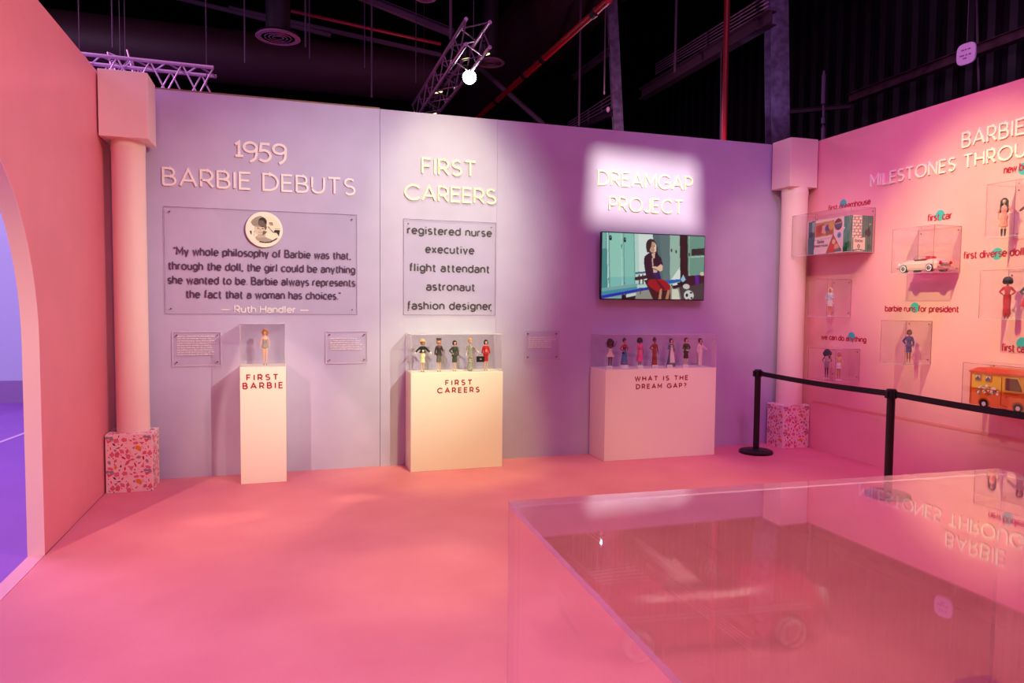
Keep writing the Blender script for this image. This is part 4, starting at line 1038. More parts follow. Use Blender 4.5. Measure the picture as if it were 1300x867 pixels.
# cars: profile loft along the length
def toy_car(label, name, loc, rz, L_, body, seat, trim, group, r_w=.036, wd=None, open_top=True):
    t = thing(name, label, 'toy car', loc, rz, group)
    wd = wd or L_*.40
    bm_ = mat(body, .25, coat=.6)
    # stations along x (front = +x): x, half width, bottom z, side z, deck z
    st = [(.50, .50, .10, .15, .17), (.485, .74, .07, .18, .215), (.44, .90, .055, .20, .245), (.35, .97, .05, .215, .262), (.22, .98, .05, .22, .268), (.12, .99, .05, .222, .268), (.10, .99, .05, .222, .262),
          (-.16, 1.0, .05, .222, .262), (-.18, 1.0, .05, .225, .27), (-.30, .99, .05, .225, .27), (-.42, .93, .06, .22, .262), (-.48, .80, .08, .20, .24), (-.50, .60, .11, .17, .19)]
    m_ = MB(); rings = []
    for x, hw, zb, zs, zt in st:
        hw *= wd/2; k = .30
        rings.append([(x*L_, -hw*.9, zb*L_), (x*L_, -hw, (zb+.04)*L_), (x*L_, -hw, zs*L_*.86), (x*L_, -hw*.90, zs*L_), (x*L_, -hw*.5, zt*L_), (x*L_, hw*.5, zt*L_), (x*L_, hw*.90, zs*L_), (x*L_, hw, zs*L_*.86), (x*L_, hw, (zb+.04)*L_), (x*L_, hw*.9, zb*L_)])
    m_.loft([r_[::-1] for r_ in rings]); m_.build('car_body', bm_, t, smooth=50)
    hw = wd/2
    m_ = MB(); m_.bevbox((-.17*L_, -hw*.74, .235*L_), (.11*L_, hw*.74, .268*L_), .004*L_); m_.build('cockpit', mat((90, 30, 40), .6), t)
    for s in (1, -1):
        m_ = MB(); m_.bevbox((-.14*L_, s*hw*.36-hw*.28, .25*L_), (-.03*L_, s*hw*.36+hw*.28, .285*L_), .01*L_); m_.bevbox((-.175*L_, s*hw*.36-hw*.28, .25*L_), (-.135*L_, s*hw*.36+hw*.28, .335*L_), .01*L_); m_.build('seat', mat(seat, .5), t)
    # windscreen
    m_ = MB(); m_.loft([[(.115*L_, -hw*.80, .262*L_), (.115*L_, hw*.80, .262*L_), (.122*L_, hw*.80, .262*L_), (.122*L_, -hw*.80, .262*L_)], [(.075*L_, -hw*.66, .345*L_), (.075*L_, hw*.66, .345*L_), (.080*L_, hw*.66, .345*L_), (.080*L_, -hw*.66, .345*L_)]])
    m_.build('windscreen', ACR, t)
    m_ = MB()
    m_.tube([(.118*L_, -hw*.80, .262*L_), (.077*L_, -hw*.67, .347*L_), (.077*L_, hw*.67, .347*L_), (.118*L_, hw*.80, .262*L_)], .006*L_, 6)
    m_.build('windscreen_frame', mat((220, 210, 215), .2, 1), t)
    m_ = MB(); pts = [(.03*L_+.028*L_*math.sin(a_)*.4, hw*.36+.034*L_*math.cos(a_), .292*L_+.034*L_*math.sin(a_)) for a_ in [2*PI*k/16 for k in range(17)]]
    m_.tube(pts, .004*L_, 6, cap=False); m_.tube([(.03*L_, hw*.36, .292*L_), (.09*L_, hw*.36, .26*L_)], .004*L_, 6); m_.build('steering_wheel', mat((240, 230, 226), .4), t)
    for i, x in ((0, .32), (1, -.30)):
        for s in (1, -1):
            y = s*(hw*.97)
            m_ = MB(); m_.tube([(x*L_, y-s*.055*L_, r_w), (x*L_, y, r_w), (x*L_, y+s*.006, r_w)], [r_w, r_w, r_w*.94], 28); wh = m_.build('wheel', mat((30, 22, 26), .7), t, smooth=40)
            m_ = MB(); m_.tube([(x*L_, y+s*.006, r_w), (x*L_, y+s*.0072, r_w)], [r_w*.80, r_w*.78], 28); m_.build('whitewall', mat((246, 236, 232), .5), wh)
            m_ = MB(); m_.tube([(x*L_, y+s*.0072, r_w), (x*L_, y+s*.009, r_w), (x*L_, y+s*.012, r_w)], [r_w*.56, r_w*.52, r_w*.15], 20)
            for k in range(6):
                a_ = k*PI/3; m_.bar((x*L_, y+s*.010, r_w), (x*L_+r_w*.5*math.cos(a_), y+s*.010, r_w+r_w*.5*math.sin(a_)), r_w*.10, .004)
            m_.build('hubcap', mat((205, 180, 188), .25, 1), wh)
    for s in (1, -1):
        m_ = MB(); m_.tube([(.478*L_, s*hw*.62, .175*L_), (.50*L_, s*hw*.62, .175*L_), (.507*L_, s*hw*.62, .175*L_)], [.032*L_, .032*L_, .02*L_], 14); m_.build('headlight', mat((250, 244, 236), .2), t)
        m_ = MB(); m_.ell((-.50*L_, s*hw*.66, .185*L_), (.018*L_, .035*L_, .035*L_)); m_.build('tail_light', mat((200, 20, 30), .25), t)
    for x in (.512, -.515):
        m_ = MB(); m_.tube([(x*.96*L_, -hw*.92, .10*L_), (x*L_, -hw*.6, .095*L_), (x*L_, hw*.6, .095*L_), (x*.96*L_, hw*.92, .10*L_)], .016*L_, 8); m_.build('bumper', mat((220, 205, 210), .15, 1), t)
    m_ = MB()
    for s in (1, -1): m_.bar((.40*L_, s*(hw*.992), .165*L_), (-.42*L_, s*(hw*.992), .165*L_), .004, .008*L_)
    m_.build('side_trim', mat(trim, .3, .5), t)
    m_ = MB()
    for k in range(5): m_.bar((-.22*L_, -hw*.4+k*hw*.2, .2715*L_), (-.42*L_, -hw*.34+k*hw*.17, .265*L_), .004*L_, .004*L_)
    m_.build('deck_ribs', mat((240, 220, 226), .3), t)
    return t
toy_car('pale pink open toy car with whitewall wheels in its wall box', 'toy_convertible', (6.645, -1.84, 1.832), PI/2, .42, (250, 196, 200), (214, 60, 70), (250, 230, 230), 'toy cars', .036, .17)

# camper
t = thing('toy_camper', 'orange and yellow toy camper van with printed flowers', 'toy car', (6.62, -2.75, .75), 0, 'toy cars')
x0, x1 = 6.54, 6.76; yb, yf = -2.415, -2.98
org = mat((240, 110, 30), .4); yel = mat((250, 196, 40), .4); rfo = mat((226, 78, 30), .4)
m_ = MB(); pr = [(yb, .775), (yb, .90), (-2.86, .90), (-2.965, .90), (-2.985, .87), (-2.985, .775)]
m_.loft([[(x, y, z) for y, z in pr] for x in (x0, x1)]); m_.build('lower_body', org, t, world=True)
m_ = MB(); pr = [(yb+.0, .90), (yb, 1.03), (-2.86, 1.03), (-2.93, .90)]
m_.loft([[(x, y, z) for y, z in pr] for x in (x0+.004, x1-.004)]); m_.build('upper_body', yel, t, world=True)
m_ = MB(); m_.loft([[(x0-.012, yb+.016, 1.028), (x1+.012, yb+.016, 1.028), (x1+.012, -2.885, 1.028), (x0-.012, -2.885, 1.028)], [(x0-.012, yb+.012, 1.04), (x1+.012, yb+.012, 1.04), (x1+.012, -2.88, 1.04), (x0-.012, -2.88, 1.04)], [(x0+.03, yb-.03, 1.068), (x1-.03, yb-.03, 1.068), (x1-.03, -2.84, 1.068), (x0+.03, -2.84, 1.068)]])
m_.build('roof', rfo, t, world=True)
m_ = MB(); m_.bar((x0-.003, yb+.002, .78), (x0-.003, yb+.002, 1.03), .008, .008); m_.bar((x0-.003, yb, .905), (x0-.003, -2.62, .905), .004, .005); m_.build('corner_trim', rfo, t, world=True)
for yw in (-2.475, -2.56):
    m_ = MB(); m_.box((x0-.004, yw+.026, .965), (x0+.006, yw-.026, 1.012)); w_ = m_.build('window', mat((226, 120, 60), .4), t, world=True)
    m_ = MB(); m_.box((x0-.006, yw+.019, .972), (x0-.0035, yw-.019, 1.006)); m_.build('pane', mat((96, 110, 130), .2), w_, world=True)
    m_ = MB()
    for s in (1, -1): m_.loft([[(x0-.0075, yw, 1.006), (x0-.0075, yw+s*.018, 1.006), (x0-.0075, yw+s*.018, .985), (x0-.0075, yw+s*.008, .997)], [(x0-.006, yw, 1.006), (x0-.006, yw+s*.018, 1.006), (x0-.006, yw+s*.018, .985), (x0-.006, yw+s*.008, .997)]])
    m_.build('curtain', mat((245, 235, 225), .6), w_, world=True)
m_ = MB(); m_.loft([[(x, -2.70, .915), (x, -2.70, 1.005), (x, -2.785, 1.005), (x, -2.825, .915)] for x in (x0-.004, x0+.006)]); m_.build('cab_window', mat((110, 26, 24), .25), t, world=True)
m_ = MB(); m_.tube([(x0-.005, -2.692, .908), (x0-.005, -2.692, 1.012), (x0-.005, -2.792, 1.012), (x0-.005, -2.836, .908), (x0-.005, -2.692, .908)], .0045, 6); m_.build('door_frame', mat((252, 214, 90), .4), t, world=True)
m_ = MB(); m_.tube([(x0-.002, -2.665, 1.01), (x0-.002, -2.665, .80), (x0-.002, -2.72, .79)], .0022, 5); m_.tube([(x0-.003, -2.69, .89), (x0-.003, -2.80, .89)], .003, 5); m_.build('door_seam', mat((176, 70, 20), .5), t, world=True)
m_ = MB(); m_.cur = 0; R_ = random.Random(5)
fl = [mat((250, 236, 226), .5), mat((70, 80, 70), .5), mat((226, 170, 150), .5), mat((120, 150, 150), .5)]
for k in range(26):
    y = -2.46-R_.random()*.185; z = .875+.06*math.sin((y+2.46)*-14)*.5+R_.uniform(-.022, .03)
    m_.cur = R_.choice((0, 0, 0, 2, 3)); r_ = R_.uniform(.007, .014)
    m_.tube([(x0-.001, y, z), (x0-.0025-.00002*k, y, z)], r_, 7)
m_.cur = 1
for k in range(9):
    y = -2.46-.02*k; z = .875+.02*math.sin(k); m_.tube([(x0-.003, y, z), (x0-.003, y-.012, z+.016), (x0-.003, y-.03, z+.01)], .0022, 4)
m_.build('flower_print', fl, t, world=True)
for yw in (-2.53, -2.80):
    for xx in (x0, x1-.03):
        m_ = MB(); m_.tube([(xx-.004, yw, .79), (xx+.03, yw, .79)], .037, 22); w_ = m_.build('wheel', mat((28, 22, 24), .7), t, world=True)
        m_ = MB(); m_.tube([(xx-.006, yw, .79), (xx-.0035, yw, .79)], [.014, .018], 16); m_.build('hubcap', mat((240, 230, 226), .3), w_, world=True)
    m_ = MB(); m_.tube([(x0-.003, yw+.045*math.cos(a_), .79+.045*math.sin(a_)) for a_ in [PI*k/10 for k in range(11)]], .004, 6); m_.build('wheel_arch', mat((200, 80, 20), .5), t, world=True)
m_ = MB(); m_.tube([(x0-.003, -2.705, .865), (x0-.001, -2.705, .865)], .008, 10); m_.build('side_lamp', mat((216, 60, 30), .4), t, world=True)

gw = 'dolls in the clear boxes on the pink wall'; FW = -PI/2+.6
doll('doll with long white-blonde hair in a blue fluffy coat', (6.645, -.735, 1.436), FW, .285, 'tan', ('bent', 'hip'), 'long', (240, 226, 190), [('skirt', (236, 214, 200), {'bot': .36, 'r': .085}), ('jacket', mat_pattern((150, 190, 205), (214, 226, 230), 300), {'low': .46, 'flare': .05})], gw, stand=True, shoes=(240, 235, 235))
doll('doll with very large black hair in a silver top', (6.66, -.70, .80), FW, .275, 'dark', ('hip', 'hip'), 'big', (28, 20, 22), [('skirt', (150, 120, 130), {'bot': .40, 'r': .085}), ('top', (190, 150, 150), {'sleeve': 0})], gw, stand=True)
doll('doll with pink hair and one raised arm in a white outfit', (6.66, -.87, .80), FW, .275, 'tan', ('down', 'raise'), 'bob', (226, 120, 130), [('skirt', (240, 228, 226), {'bot': .42, 'r': .085}), ('top', (220, 180, 130), {'sleeve': .9})], gw, stand=True, shoes=(240, 235, 235))
doll('doll in a navy blue dress suit, alone in its box', (6.66, -1.70, 1.035), FW, .292, 'brown', ('down', 'hip'), 'bob', (70, 36, 26), [('skirt', (44, 40, 120), {'bot': .34, 'r': .080}), ('jacket', (44, 42, 124), {'low': .52})], gw, shoes=(200, 190, 200))
doll('doll with very long black hair in a coral printed dress', (6.66, -2.53, 2.07), FW, .30, 'light', ('hip', 'down'), 'verylong', (36, 22, 24), [('skirt', mat_pattern((240, 90, 100), (236, 160, 150), 150), {'bot': .30, 'r': .09}), ('top', mat_pattern((240, 90, 100), (236, 160, 150), 150), {'sleeve': .4}), ('boots', (50, 30, 34))], gw, wide=1.1)
doll('doll in a plum jacket with ochre trousers at the right edge', (6.70, -2.72, 2.07), FW, .31, 'tan', ('wide', 'wide'), 'long', (60, 30, 26), [('pants', (226, 160, 70)), ('jacket', (120, 44, 60), {'low': .44, 'flare': .04})], gw)
doll('doll with black afro in a long red trouser outfit', (6.66, -2.585, 1.453), FW, .30, 'dark', ('hip', 'hip'), 'afro', (30, 20, 22), [('pants', (190, 26, 36)), ('skirt', (196, 26, 36), {'bot': .12, 'r': .085, 'rip': 7}), ('top', (206, 30, 40), {'sleeve': .6})], gw)
doll('doll with short brown hair in a flared red skirt', (6.68, -2.735, 1.453), FW, .30, 'tan', ('hip', 'hip'), 'bob', (96, 44, 30), [('skirt', (206, 26, 36), {'bot': .30, 'r': .175, 'rip': 9, 'amp': .08}), ('top', (226, 200, 180), {'sleeve': 0}), ('jacket', (70, 66, 60), {'low': .70, 'sleeve': .8})], gw)

# ------------------------------------------------------------------ barrier posts
blk = mat((22, 16, 18), .45)
posts = [(6.05, -.41), (6.02, -2.15), (5.99, -3.95)]
labs = ['black barrier post nearest the lavender wall', 'black barrier post in the middle, seen over the glass case', 'black barrier post beyond the right edge']
for i, (x, y) in enumerate(posts):
    t = thing('barrier_post', labs[i], 'barrier', (x, y, 0), 0, 'black belt barrier posts')
    m_ = MB(); m_.lathe([(.165, 0), (.17, .006), (.17, .026), (.155, .034), (.05, .040), (.036, .05)], (x, y, 0), 36); m_.build('base', blk, t, smooth=40, world=True)
    m_ = MB(); m_.lathe([(.031, .04), (.031, .80)], (x, y, 0), 24); m_.build('pole', blk, t, smooth=40, world=True)
    m_ = MB(); m_.lathe([(.031, .795), (.038, .80), (.038, .865), (.034, .875), (.01, .878)], (x, y, 0), 24)
    for a_ in range(4):
        dx, dy = math.cos(a_*PI/2), math.sin(a_*PI/2); m_.box((x+dx*.034-.014-.006*abs(dx)+.0, y+dy*.034-.014, .805), (x+dx*.034+.014, y+dy*.034+.014, .862))
    m_.build('belt_head', blk, t, smooth=40, world=True)
    if i < 2:
        x2, y2 = posts[i+1]; m_ = MB(); rings = []
        for k in range(13):
            u_ = k/12; px_ = x+(x2-x)*u_; py_ = (y-.045)+((y2+.045)-(y-.045))*u_; sag = -.012*math.sin(PI*u_)
            rings.append([(px_-.001, py_, .812+sag), (px_+.001, py_, .812+sag), (px_+.001, py_, .860+sag), (px_-.001, py_, .860+sag)])
        m_.loft(rings); m_.build('belt', mat((26, 18, 22), .8), t, world=True)

# ------------------------------------------------------------------ large foreground case
ca = math.radians(-2.2); ZC, ZP = 1.24, .845
corner = Vector((1.71, -5.67, 0)); ex = Vector((math.cos(ca), math.sin(ca), 0)); ey = Vector((math.sin(ca), -math.cos(ca), 0))
LX, LY = .905, .66
case = thing('large_display_case', 'large clear case on a pink plinth in the foreground', 'display case', (corner.x, corner.y, 0), ca)
# local frame: +x along the far edge, -y towards the camera
ACRC = mat_acrylic('clear_case_acrylic', (.992, .982, .985), .010, 1.58)
q = .008
m_ = MB(); m_.bevbox((-.03, -LY-.03, 0), (LX+.03, .03, ZP), .004); m_.build('case_plinth', mat((236, 130, 150), .5), case)
EDGC = mat_edge('case_edge', (255, 222, 216), .28)
for nm, a, b_, ax in (('far_panel', (0, -q, ZP), (LX, 0, ZC-q), 1), ('near_panel', (0, -LY, ZP), (LX, -LY+q, ZC-q), 1), ('side_panel', (0, -LY+q, ZP), (q, -q, ZC-q), 0), ('side_panel', (LX-q, -LY+q, ZP), (LX, -q, ZC-q), 0), ('top_panel', (0, -LY, ZC-q), (LX, 0, ZC), 2)):
    m_ = MB(); sheet(m_, a, b_, ax); m_.build(nm, [ACRC, EDGC], case)
# convertible inside the case
toy_car('large hot pink toy convertible inside the foreground case', 'toy_convertible', (2.175, -6.0, ZP+.001), .03, .515, (232, 60, 110), (246, 190, 190), (250, 220, 230), 'toy cars', .036, .185)
doll('doll in a straw hat standing in the foreground case', (2.055, -6.155, ZP), .3, .285, 'light', ('down', 'down'), 'long', (226, 180, 110), [('skirt', (240, 90, 130), {'bot': .30, 'r': .11}), ('top', (240, 90, 130), {'sleeve': .3})], 'dolls in the foreground case', hat=('brim', (240, 206, 160)))

# ------------------------------------------------------------------ hall ceiling: beams, ducts, pipes, trusses, lamps
steel = mat((96, 72, 88), .55, .4); redp = mat((190, 22, 30), .45); pale = mat((190, 150, 180), .4, .6); ductm = mat((62, 34, 38), .6)
def single(name, m_, material, label, cat, group=None, smooth=False):
    o = m_.build(name, material, smooth=smooth); return tag(o, label, cat, group)
# long round duct parallel with the back wall
p = at(300, 73, 1, 6.0)
m_ = MB(); m_.tube([(-9, 6, p.z), (p.x+0, 6, p.z), (at(548, 100, 1, 6).x, 6, p.z)], .42, 28)
single('air_duct', m_, ductm, 'large dark round duct running above the lavender wall', 'duct', smooth=40)
m_ = MB(); m_.tube([atd(585, 135, 17), atd(680, 40, 13), atd(780, -60, 11)], [.66, .66, .66], 28)
single('air_duct', m_, ductm, 'large dark round duct rising to the right of the truss', 'duct', smooth=40)
def diffuser(label, u, v, d, r, neck):
    c = atd(u, v, d); t = thing('ceiling_diffuser', label, 'vent', c, 0, 'round ceiling diffusers')
    m_ = MB()
    for rr in (1, .80, .61, .43, .26, .10):
        m_.lathe([(rr*r, 0), (rr*r-.010, -.006), (rr*r-.034, .030), (rr*r-.038, .028), (rr*r-.012, 0.002)] if rr > .2 else [(rr*r, 0), (rr*r, .01)], (c.x, c.y, c.z), 36)
    m_.build('louvre_rings', mat((190, 130, 150), .5), t, smooth=40, world=True, kind='stuff')
    m_ = MB(); m_.lathe([(r*.98, .035), (r*.9, .05)], (c.x, c.y, c.z), 30); m_.build('gap_shade_disc', mat((40, 22, 30), .8), t, world=True)  # dark disc put in as the shade between the rings
    if neck:
        m_ = MB(); m_.lathe([(r*.55, .05), (r*.55, 3.0)], (c.x, c.y, c.z), 28); m_.build('duct_neck', mat((40, 26, 34), .6), t, smooth=40, world=True)
diffuser('round ceiling diffuser on a dark drop duct, upper left', 353, 48, 9.5, .29, True)
diffuser('round ceiling diffuser beside the bright lamp', 622, 80, 11.5, .24, True)
diffuser('round ceiling diffuser cut by the top of the picture', 540, -2, 9, .14, False)
for lab, u, v1, d, r in (('thin rod above the short truss at the far left', 143, 60, 9, .010), ('thin rod just left of the large round diffuser', 311, 80, 9, .010), ('thin rod just right of the large round diffuser', 388, 60, 9, .012),
                         ('short wire beside the rod right of the large diffuser', 393, 75, 9.2, .008), ('thin wire left of the longest hanging rod', 463, 85, 9.5, .008), ('longest thin rod, hanging to the wall top near its joint', 472, 124, 9, .012),
                         ('thin wire left of the lamp truss', 528, 105, 9.5, .007), ('thicker rod hanging just left of the truss top', 572, 50, 8.5, .02), ('grey rod holding the upper cable rack', 857, 92, 10, .02), ('grey rod holding the lower cable rack', 735, 160, 11, .02), ('thin rod left of the narrow steel column', 767, 120, 10, .012)):
    m_ = MB(); b0 = atd(u, v1, d); m_.tube([b0, (b0.x, b0.y, 9.02)], r, 8)
    single('hanging_rod', m_, steel, lab, 'rod', 'thin rods hanging from the ceiling')
m_ = MB(); a, b_ = atd(606, 150, 13), atd(773, 0, 8.0); m_.tube([a, b_], .042, 12)
t = single('sprinkler_pipe', m_, redp, 'bright red pipe slanting up from the lavender wall', 'pipe', smooth=40)
for k in (.22, .48, .62, .93):
    m_ = MB(); c = a+(b_-a)*k; d_ = (b_-a).normalized()*.05; m_.tube([c-d_, c+d_], .055, 12); o = m_.build('pipe_coupling', mat((40, 16, 20), .5), t)
m_ = MB(); m_.tube([atd(370, 14, 10), atd(560, 56, 10)], .022, 10); single('sprinkler_pipe', m_, mat((150, 20, 36), .5), 'thin dim red pipe high up on the left', 'pipe', smooth=40)
m_ = MB(); m_.tube([atd(923.5, -8, 9.0), atd(919, 182, 9.0)], .036, 12); single('sprinkler_pipe', m_, mat((150, 24, 24), .4), 'dark red vertical pipe left of the purple-lit column', 'pipe', smooth=40)
m_ = MB(); m_.tube([atd(916, 60, 9.1), atd(915, 182, 9.1)], .012, 8); single('conduit', m_, steel, 'thin grey conduit beside the dark red vertical pipe', 'pipe')
def girder(label, u0, v0, d0, u1, v1, d1, w, h, material=steel, cat='beam', name='roof_beam'):
    a, b_ = atd(u0, v0, d0), atd(u1, v1, d1); t = (b_-a).normalized(); up = Vector((0, 0, 1)) if abs(t.z) < .9 else Vector((0, 1, 0))
    s_ = t.cross(up).normalized(); up2 = s_.cross(t)
    m_ = MB(); m_.bar(a+up2*h/2, b_+up2*h/2, w, h*.08); m_.bar(a-up2*h/2, b_-up2*h/2, w, h*.08); m_.bar(a, b_, w*.12, h*.96)
    return single(name, m_, material, label, cat, 'steel beams and columns')
colst = mat((120, 104, 128), .55, .2, noise=.45, nscale=9)
def hcol(label, u0, v0, u1, v1, d, w):
    a, b_ = atd(u0, v0, d), atd(u1, v1, d); m_ = MB()
    s_ = _r0*w/2; f_ = Vector((_f.x, _f.y, 0)).normalized()*w/2
    for sgn in (-1, 1): m_.bar(a+f_*sgn, b_+f_*sgn, w, .02, up=tuple(f_.normalized()))
    m_.bar(a, b_, .016, w, up=tuple(f_.normalized()))
    single('steel_column', m_, colst, label, 'column', 'steel beams and columns')
hcol('wide steel column lit purple behind the wall corner', 985, -20, 987, 190, 9.6, .24)
hcol('narrow dark steel column right of the slanting red pipe', 776, -10, 785, 175, 11, .15)
girder('dark beam carrying the upper cable rack', 815, 120, 12, 980, 22, 8.6, .14, .16)
girder('short dark beam low beside the narrow column', 738, 160, 12.5, 779, 143, 11, .10, .10)
girder('thin beam joining the narrow column halfway up', 728, 99, 12.5, 776, 63, 11, .08, .08)
girder('long rusty beam above the pink wall', 1078, 126, 10.5, 1310, 38, 8.2, .12, .12, mat((96, 60, 74), .7, .2, noise=.5, nscale=8))
girder('short dim beam right of the purple-lit column', 1000, 142, 11, 1080, 135, 10.8, .06, .06)
girder('slanting dark beam across the upper left ceiling', 450, -8, 9.5, 575, 42, 9.5, .09, .09)
girder('thin dark brace rising beside the bright lamp', 608, 86, 12, 690, 158, 12, .07, .07)
girder('pale dim tube beam high on the left', 290, 10, 10.5, 560, 70, 10.5, .05, .05)
girder('dark sloping beam at the top left corner', 215, -5, 10.5, 420, 45, 10.5, .05, .05)
def rack(label, u0, v0, d0, u1, v1, d1, n_, dv):
    t = thing('cable_rack', label, 'cable rack', atd(u0, v0, d0), 0, 'cable racks under the roof')
    for k in range(n_):
        m_ = MB(); m_.tube([atd(u0, v0+k*dv*.6, d0), atd(u1, v1+k*dv, d1)], .009, 6); m_.build('rail', pale, t, world=True)
    for s_ in (.15, .45, .75):
        m_ = MB(); m_.bar(atd(u0+(u1-u0)*s_, v0+(v1-v0)*s_-1, d0+(d1-d0)*s_), atd(u0+(u1-u0)*s_, v0+(v1-v0)*s_+n_*dv*.8, d0+(d1-d0)*s_), .02); m_.build('rack_bracket', steel, t, world=True)
rack('row of pale cables on brackets left of the purple-lit column', 832, 82, 12, 976, -8, 8.6, 5, 5)
rack('lower row of dim cables left of the narrow column', 721, 156, 12.5, 778, 119, 11, 4, 5)
m_ = MB(); m_.tube([atd(1046, 95, 10.5), atd(1045, 132, 10.5)], .03, 8); m_.tube([atd(1045, 150, 10.5), atd(1045, 157, 10.5)], .03, 8); m_.tube([atd(1045, 162, 10.5), atd(1045, 182, 10.5)], .03, 8); b0 = atd(1045, 184, 10.55); m_.tube([atd(1046, 90, 10.55), b0], .018, 8); m_.tube([b0, (b0.x, b0.y, 0)], .018, 8)
single('conduit', m_, mat((150, 125, 160), .5), 'pale broken-looking conduit rising behind the wall corner', 'pipe')
m_ = MB(); m_.tube([atd(1240, -8, 9.4), atd(1241, 60, 9.4), atd(1243, 122, 9.4)], .016, 8); single('conduit', m_, mat((130, 105, 120), .5), 'thin vertical conduit behind the rounded hanging sign', 'pipe')
m_ = MB(); m_.ell(atd(772, 139, 10.8), (.03, .03, .045)); single('wall_sensor', m_, mat((220, 180, 200), .4), 'small pale sensor on the narrow steel column', 'sensor')

# hanging rounded sign
c = atd(1227, 68.5, 7.3); t = thing('hanging_sign', 'rounded lilac sign hanging high above the pink wall', 'sign', c, -PI/2+.15)
m_ = MB(); rr = []
for k in range(32):
    a_ = 2*PI*k/32; ca_, sa_ = math.cos(a_), math.sin(a_); e = 2/3.4
    rr.append((.098*math.copysign(abs(ca_)**e, ca_), .110*math.copysign(abs(sa_)**e, sa_)))
m_.loft([[(x*.97, .014, z*.97) for x, z in rr], [(x, .008, z) for x, z in rr], [(x, -.008, z) for x, z in rr], [(x*.97, -.014, z*.97) for x, z in rr]])
m_.build('sign_board', mat((232, 190, 232), .35), t, smooth=40)
m_ = MB()
for zz, seg in ((.035, ((-.045, -.02), (-.01, .01), (.02, .05))), (-.02, ((-.06, -.015), (0, .02), (.03, .055))), (-.052, ((-.025, .012),))):
    for a_, b_ in seg:
        x = a_
        while x < b_-.004: m_.box((x, -.0152, zz), (x+.007, -.014, zz+.015)); x += .0095
m_.build('sign_lettering', mat((120, 40, 110), .5), t)
m_ = MB(); m_.tube([(.0, 0, .13), (.0, 0, 2.5)], .003, 6); m_.build('hanging_wire', steel, t)

# trusses
def truss(label, a, b_, w, n_, material=pale, g='metal lighting trusses', rc=.024, rb=.010):
    a, b_ = Vector(a), Vector(b_); t_ = thing('lighting_truss', label, 'truss', a, 0, g)
    d = (b_-a).normalized(); up = Vector((0, 0, 1)) if abs(d.z) < .8 else Vector((0, 1, 0)); s_ = d.cross(up).normalized(); u2 = s_.cross(d)
    cor = [s_*w/2+u2*w/2, -s_*w/2+u2*w/2, -s_*w/2-u2*w/2, s_*w/2-u2*w/2]
    for c_ in cor: m_ = MB(); m_.tube([a+c_, b_+c_], rc, 8); m_.build('chord', material, t_, world=True)
    for k in range(n_):
        p0, p1 = a+(b_-a)*k/n_, a+(b_-a)*(k+1)/n_
        for j in range(4):
            c0, c1 = cor[j], cor[(j+1) % 4]
            if k % 2: c0, c1 = c1, c0
            m_ = MB(); m_.tube([p0+c0, p1+c1], rb, 5); m_.build('lattice_bar', material, t_, world=True)
    for k in (.06, .94):
        c_ = a+(b_-a)*k; m_ = MB(); m_.tube([c_, (c_.x, c_.y, 9.02)], .005, 5); m_.build('suspension_cable', steel, t_, world=True)
    return t_
tA, tB = atd(607, 42, 8.6), atd(535, 146, 12.2)
truss('metal lighting truss carrying lamps above the wall', tA, tB, .30, 12)
truss('pale metal truss just above the left column', at(90, 92, 1, .75), at(273, 110, 1, .75), .27, 9, mat((236, 205, 222), .4, .3), rc=.018, rb=.008)
truss('short dark truss standing behind the left column', atd(152, 70, 8.8), atd(160, 100, 8.8), .22, 2, mat((225, 180, 200), .4, .3), rc=.012, rb=.006)

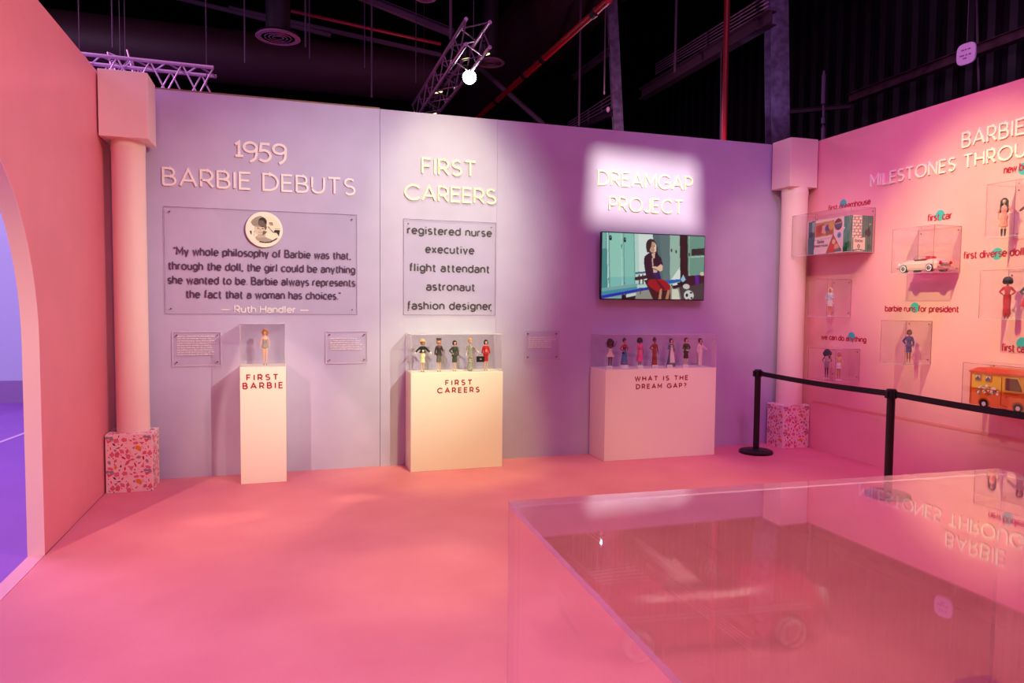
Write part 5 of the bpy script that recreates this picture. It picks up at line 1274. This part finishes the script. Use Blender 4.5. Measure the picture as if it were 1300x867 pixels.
def spotlamp(label, u, v, d, aim, glow, size=.10, col=(255, 244, 200)):
    c = atd(u, v, d); t = thing('spotlight', label, 'lamp', c, 0, 'lamps on the lighting truss')
    dirv = (Vector(aim)-c).normalized()
    m_ = MB(); m_.tube([c-dirv*size*2.0, c-dirv*size*1.8, c-dirv*size*.4, c], [size*.5, size*.8, size*.8, size], 16); m_.build('lamp_housing', mat((14, 12, 14), .4), t, smooth=40, world=True)
    m_ = MB(); m_.tube([c+dirv*.001, c+dirv*.006], [size*.92, size*.9], 20); m_.build('lens', mat(col, .3, emit=glow), t, world=True)
    m_ = MB(); s_ = dirv.cross(Vector((0, 0, 1))).normalized()*size
    m_.tube([c-dirv*size+s_, c-dirv*size+s_+Vector((0, 0, size*1.6)), c-dirv*size-s_+Vector((0, 0, size*1.6)), c-dirv*size-s_], .012, 6); m_.build('yoke', mat((20, 18, 20), .5), t, world=True)
spotlamp('brightest lamp below the lighting truss', 596, 98, 9.6, (2.2, -6.0, 2.6), 22, .10, (255, 246, 255))
for u, v, d, lab in ((616, 69, 9.2, 'small lit lamp right of the truss, uppermost'), (591, 75, 9.6, 'small lit lamp under the upper truss'), (581, 110, 10.6, 'small lit lamp just below the brightest lamp'), (557, 117, 11.0, 'small lit lamp under the lower truss'), (553, 144, 11.8, 'small lit lamp peeking over the wall top')):
    c_ = atd(u, v, d); spotlamp(lab, u, v, d, (c_.x+.5, c_.y+.15, c_.z-2), 2.0, .068, (240, 240, 170))

# profile lamp with a rectangular shutter, throwing the framed patch on the wall
L0 = Vector((4.5, -4.2, 4.9)); aim = Vector((4.92, 0, 2.71)); dv = (aim-L0).normalized()
pl_ = lamp('SPOT', 'profile_lamp', tuple(L0), tuple(aim), (1, 1, .78), 1600, .0045, 26, .2)
sx = dv.cross(Vector((0, 0, 1))).normalized(); sz = sx.cross(dv)
t = thing('profile_spotlight', 'black framing spotlight aimed at the heading above the television', 'lamp', L0, 0)
SD = .16; dist = (aim-L0).length
hw_, hh_ = .60*SD/dist, .31*SD/dist
cc = L0+dv*SD
for off, w_, h_ in ((sx*(hw_+.06), .12, .30), (-sx*(hw_+.06), .12, .30), (sz*(hh_+.06), .30, .12), (-sz*(hh_+.06), .30, .12)):
    c_ = cc+off; m_ = MB(); m_.loft([[c_+sx*a_*w_/2+sz*b_*h_/2+dv*e_ for a_, b_ in ((-1, -1), (1, -1), (1, 1), (-1, 1))] for e_ in (-.0005, .0005)]); m_.build('shutter_blade', mat((12, 10, 12), .6), t, world=True)
m_ = MB(); rg = []
for e_, r_ in ((-.12, .06), (-.10, .10), (.158, .10)): rg.append([L0+dv*e_+(sx*math.cos(2*PI*k/20)+sz*math.sin(2*PI*k/20))*r_ for k in range(20)])
m_.loft(rg, cap=False); m_.build('lamp_barrel', mat((12, 10, 12), .5), t, world=True, smooth=40)
